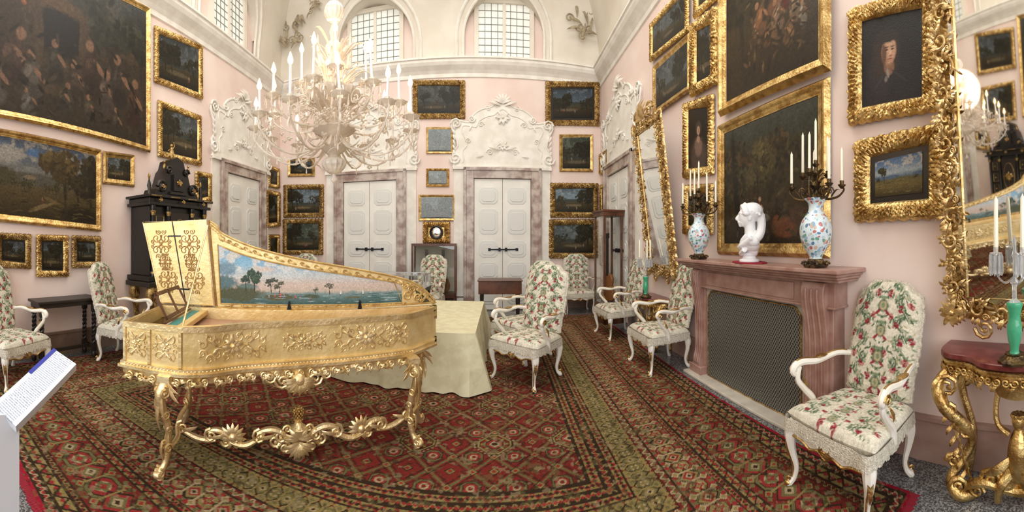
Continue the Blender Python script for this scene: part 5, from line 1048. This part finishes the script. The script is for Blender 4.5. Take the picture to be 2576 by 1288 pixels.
obj('frame',b,'brown',dc,smooth=False,bev=.004); obj('linen_back',B().box(-W+.04,W-.04,-.03,-.022,.45,1.5),mat('linen',(.50,.48,.40),.9,em=.05),dc,smooth=False)
obj('glass',B().box(-W+.04,W-.04,-.42,-.415,.45,1.5),'glass',dc,smooth=False)
for k,(x,lab) in enumerate(((.2,'lute with rounded bowl standing on the right inside the lute case'),(-.18,'slim dark guitar standing on the left inside the lute case'))):
    t=thing('lute',lab,'musical instrument',FAR.w(sd+x,.45,.26),FAR.a)
    if k==0: bo=[(.0,0),(.1,.02),(.15,.1),(.15,.2),(.10,.32),(.04,.40),(-.04,.40),(-.10,.32),(-.15,.2),(-.15,.1),(-.1,.02)]
    else: bo=[(0,0),(.1,.01),(.14,.1),(.12,.2),(.09,.26),(.11,.33),(.09,.42),(0,.44),(-.09,.42),(-.11,.33),(-.09,.26),(-.12,.2),(-.14,.1),(-.1,.01)]
    obj('body',B().prism(cr(bo+[bo[0]],3)[:-1],-.03,.05),'inst',t,bev=.01); obj('neck',B().box(-.022,.022,-.04,-.01,.38,.82).box(-.035,.035,-.03,.0,.82,.97),'dark',t,smooth=False); obj('sound_hole',B().tube([(.035*cos(a*pi/8),-.033,.24+.035*sin(a*pi/8)) for a in range(17)],.005,n=5),'dark',t)
tc=thing('showcase','tall narrow glazed showcase in brown wood near the right door','display case',(2.12,6.85,0),-pi/2+.1); 
b=B()
for x in (-.26,.22):
    for y in (-.2,.16): b.box(x,x+.04,y,y+.04,0,2.15)
b.box(-.28,.28,-.22,.22,2.1,2.2).box(-.26,.26,-.2,.2,0,.4).box(-.30,.30,-.24,.24,2.18,2.22); obj('frame',b,'brown',tc,smooth=False,bev=.005)
obj('glass',B().box(-.22,.22,-.195,-.19,.4,2.1).box(-.255,-.25,-.16,.16,.4,2.1),'glass',tc,smooth=False)
t=thing('viola','dark stringed instrument hanging inside the tall narrow showcase','musical instrument',(2.12,6.85,.42),-.9)
bo=[(0,0),(.13,.02),(.15,.15),(.10,.28),(.12,.42),(.08,.52),(0,.55),(-.08,.52),(-.12,.42),(-.10,.28),(-.15,.15),(-.13,.02)]
obj('body',B().prism(cr(bo+[bo[0]],3)[:-1],-.04,.04),'inst',t,bev=.01); obj('neck',B().box(-.02,.02,-.05,-.02,.5,1.25).box(-.03,.03,-.04,.0,1.25,1.35),'dark',t,smooth=False)
sq=thing('square_piano','small brown square piano on tapered legs before the second far door','piano',(-.02,7.0,RZ_),.02)
obj('case',B().box(-.41,.41,-.26,.26,.60,.84).box(-.43,.43,-.28,.28,.84,.86),'brown',sq,smooth=False,bev=.006)
for x in (-.35,.35):
    for y in (-.2,.2): obj('leg',B().tube([(x,y,.6,.03),(x,y,.55,.035),(x,y,.0,.014)],n=8),'dark',sq)
# ---------------------------------------------------------------- light, world, camera
w=bpy.data.worlds.new('w'); S.world=w; w.use_nodes=True; w.node_tree.nodes['Background'].inputs[0].default_value=(.94,.96,1,1); w.node_tree.nodes['Background'].inputs[1].default_value=.9
light('AREA','window_daylight_behind',(-1,-2.6,3.2),235,(.97,.98,1),6.0,(radians(90),0,0),4.0)  # added fill lamp behind the camera; no window is modelled there
light('AREA','vault_bounce',(-1.2,3.2,8.2),320,(1,.97,.92),5.0,(0,0,0),5.0)  # added fill lamp below the ceiling, not light bounced off the vault
light('AREA','upper_fill',(-1.0,.8,4.6),75,(1,.96,.9),4.0,(radians(115),0,0),2.0)  # added lamp aimed forward and up, belongs to no fixture in the room
cam=bpy.data.cameras.new('cam'); co=bpy.data.objects.new('camera',cam); C.objects.link(co); S.camera=co
co.location=(0,0,CH); co.rotation_euler=(pi/2,0,-(1288-XV)/F); cam.type='PANO'; cam.clip_start=.05
def sett(k,v):
    for h in (cam,getattr(cam,'cycles',None)):
        if h is not None and hasattr(h,k):
            try: setattr(h,k,v)
            except Exception as ex: print('ERR',k,ex)
ha=1288/F
for k,v in (('panorama_type','CENTRAL_CYLINDRICAL'),('central_cylindrical_range_u_min',-ha),('central_cylindrical_range_u_max',ha),('central_cylindrical_range_v_min',-(1288-H)/F),('central_cylindrical_range_v_max',H/F),('central_cylindrical_radius',1.0)): sett(k,v)
S.view_settings.view_transform='Standard'; S.view_settings.look='None'; S.view_settings.exposure=0
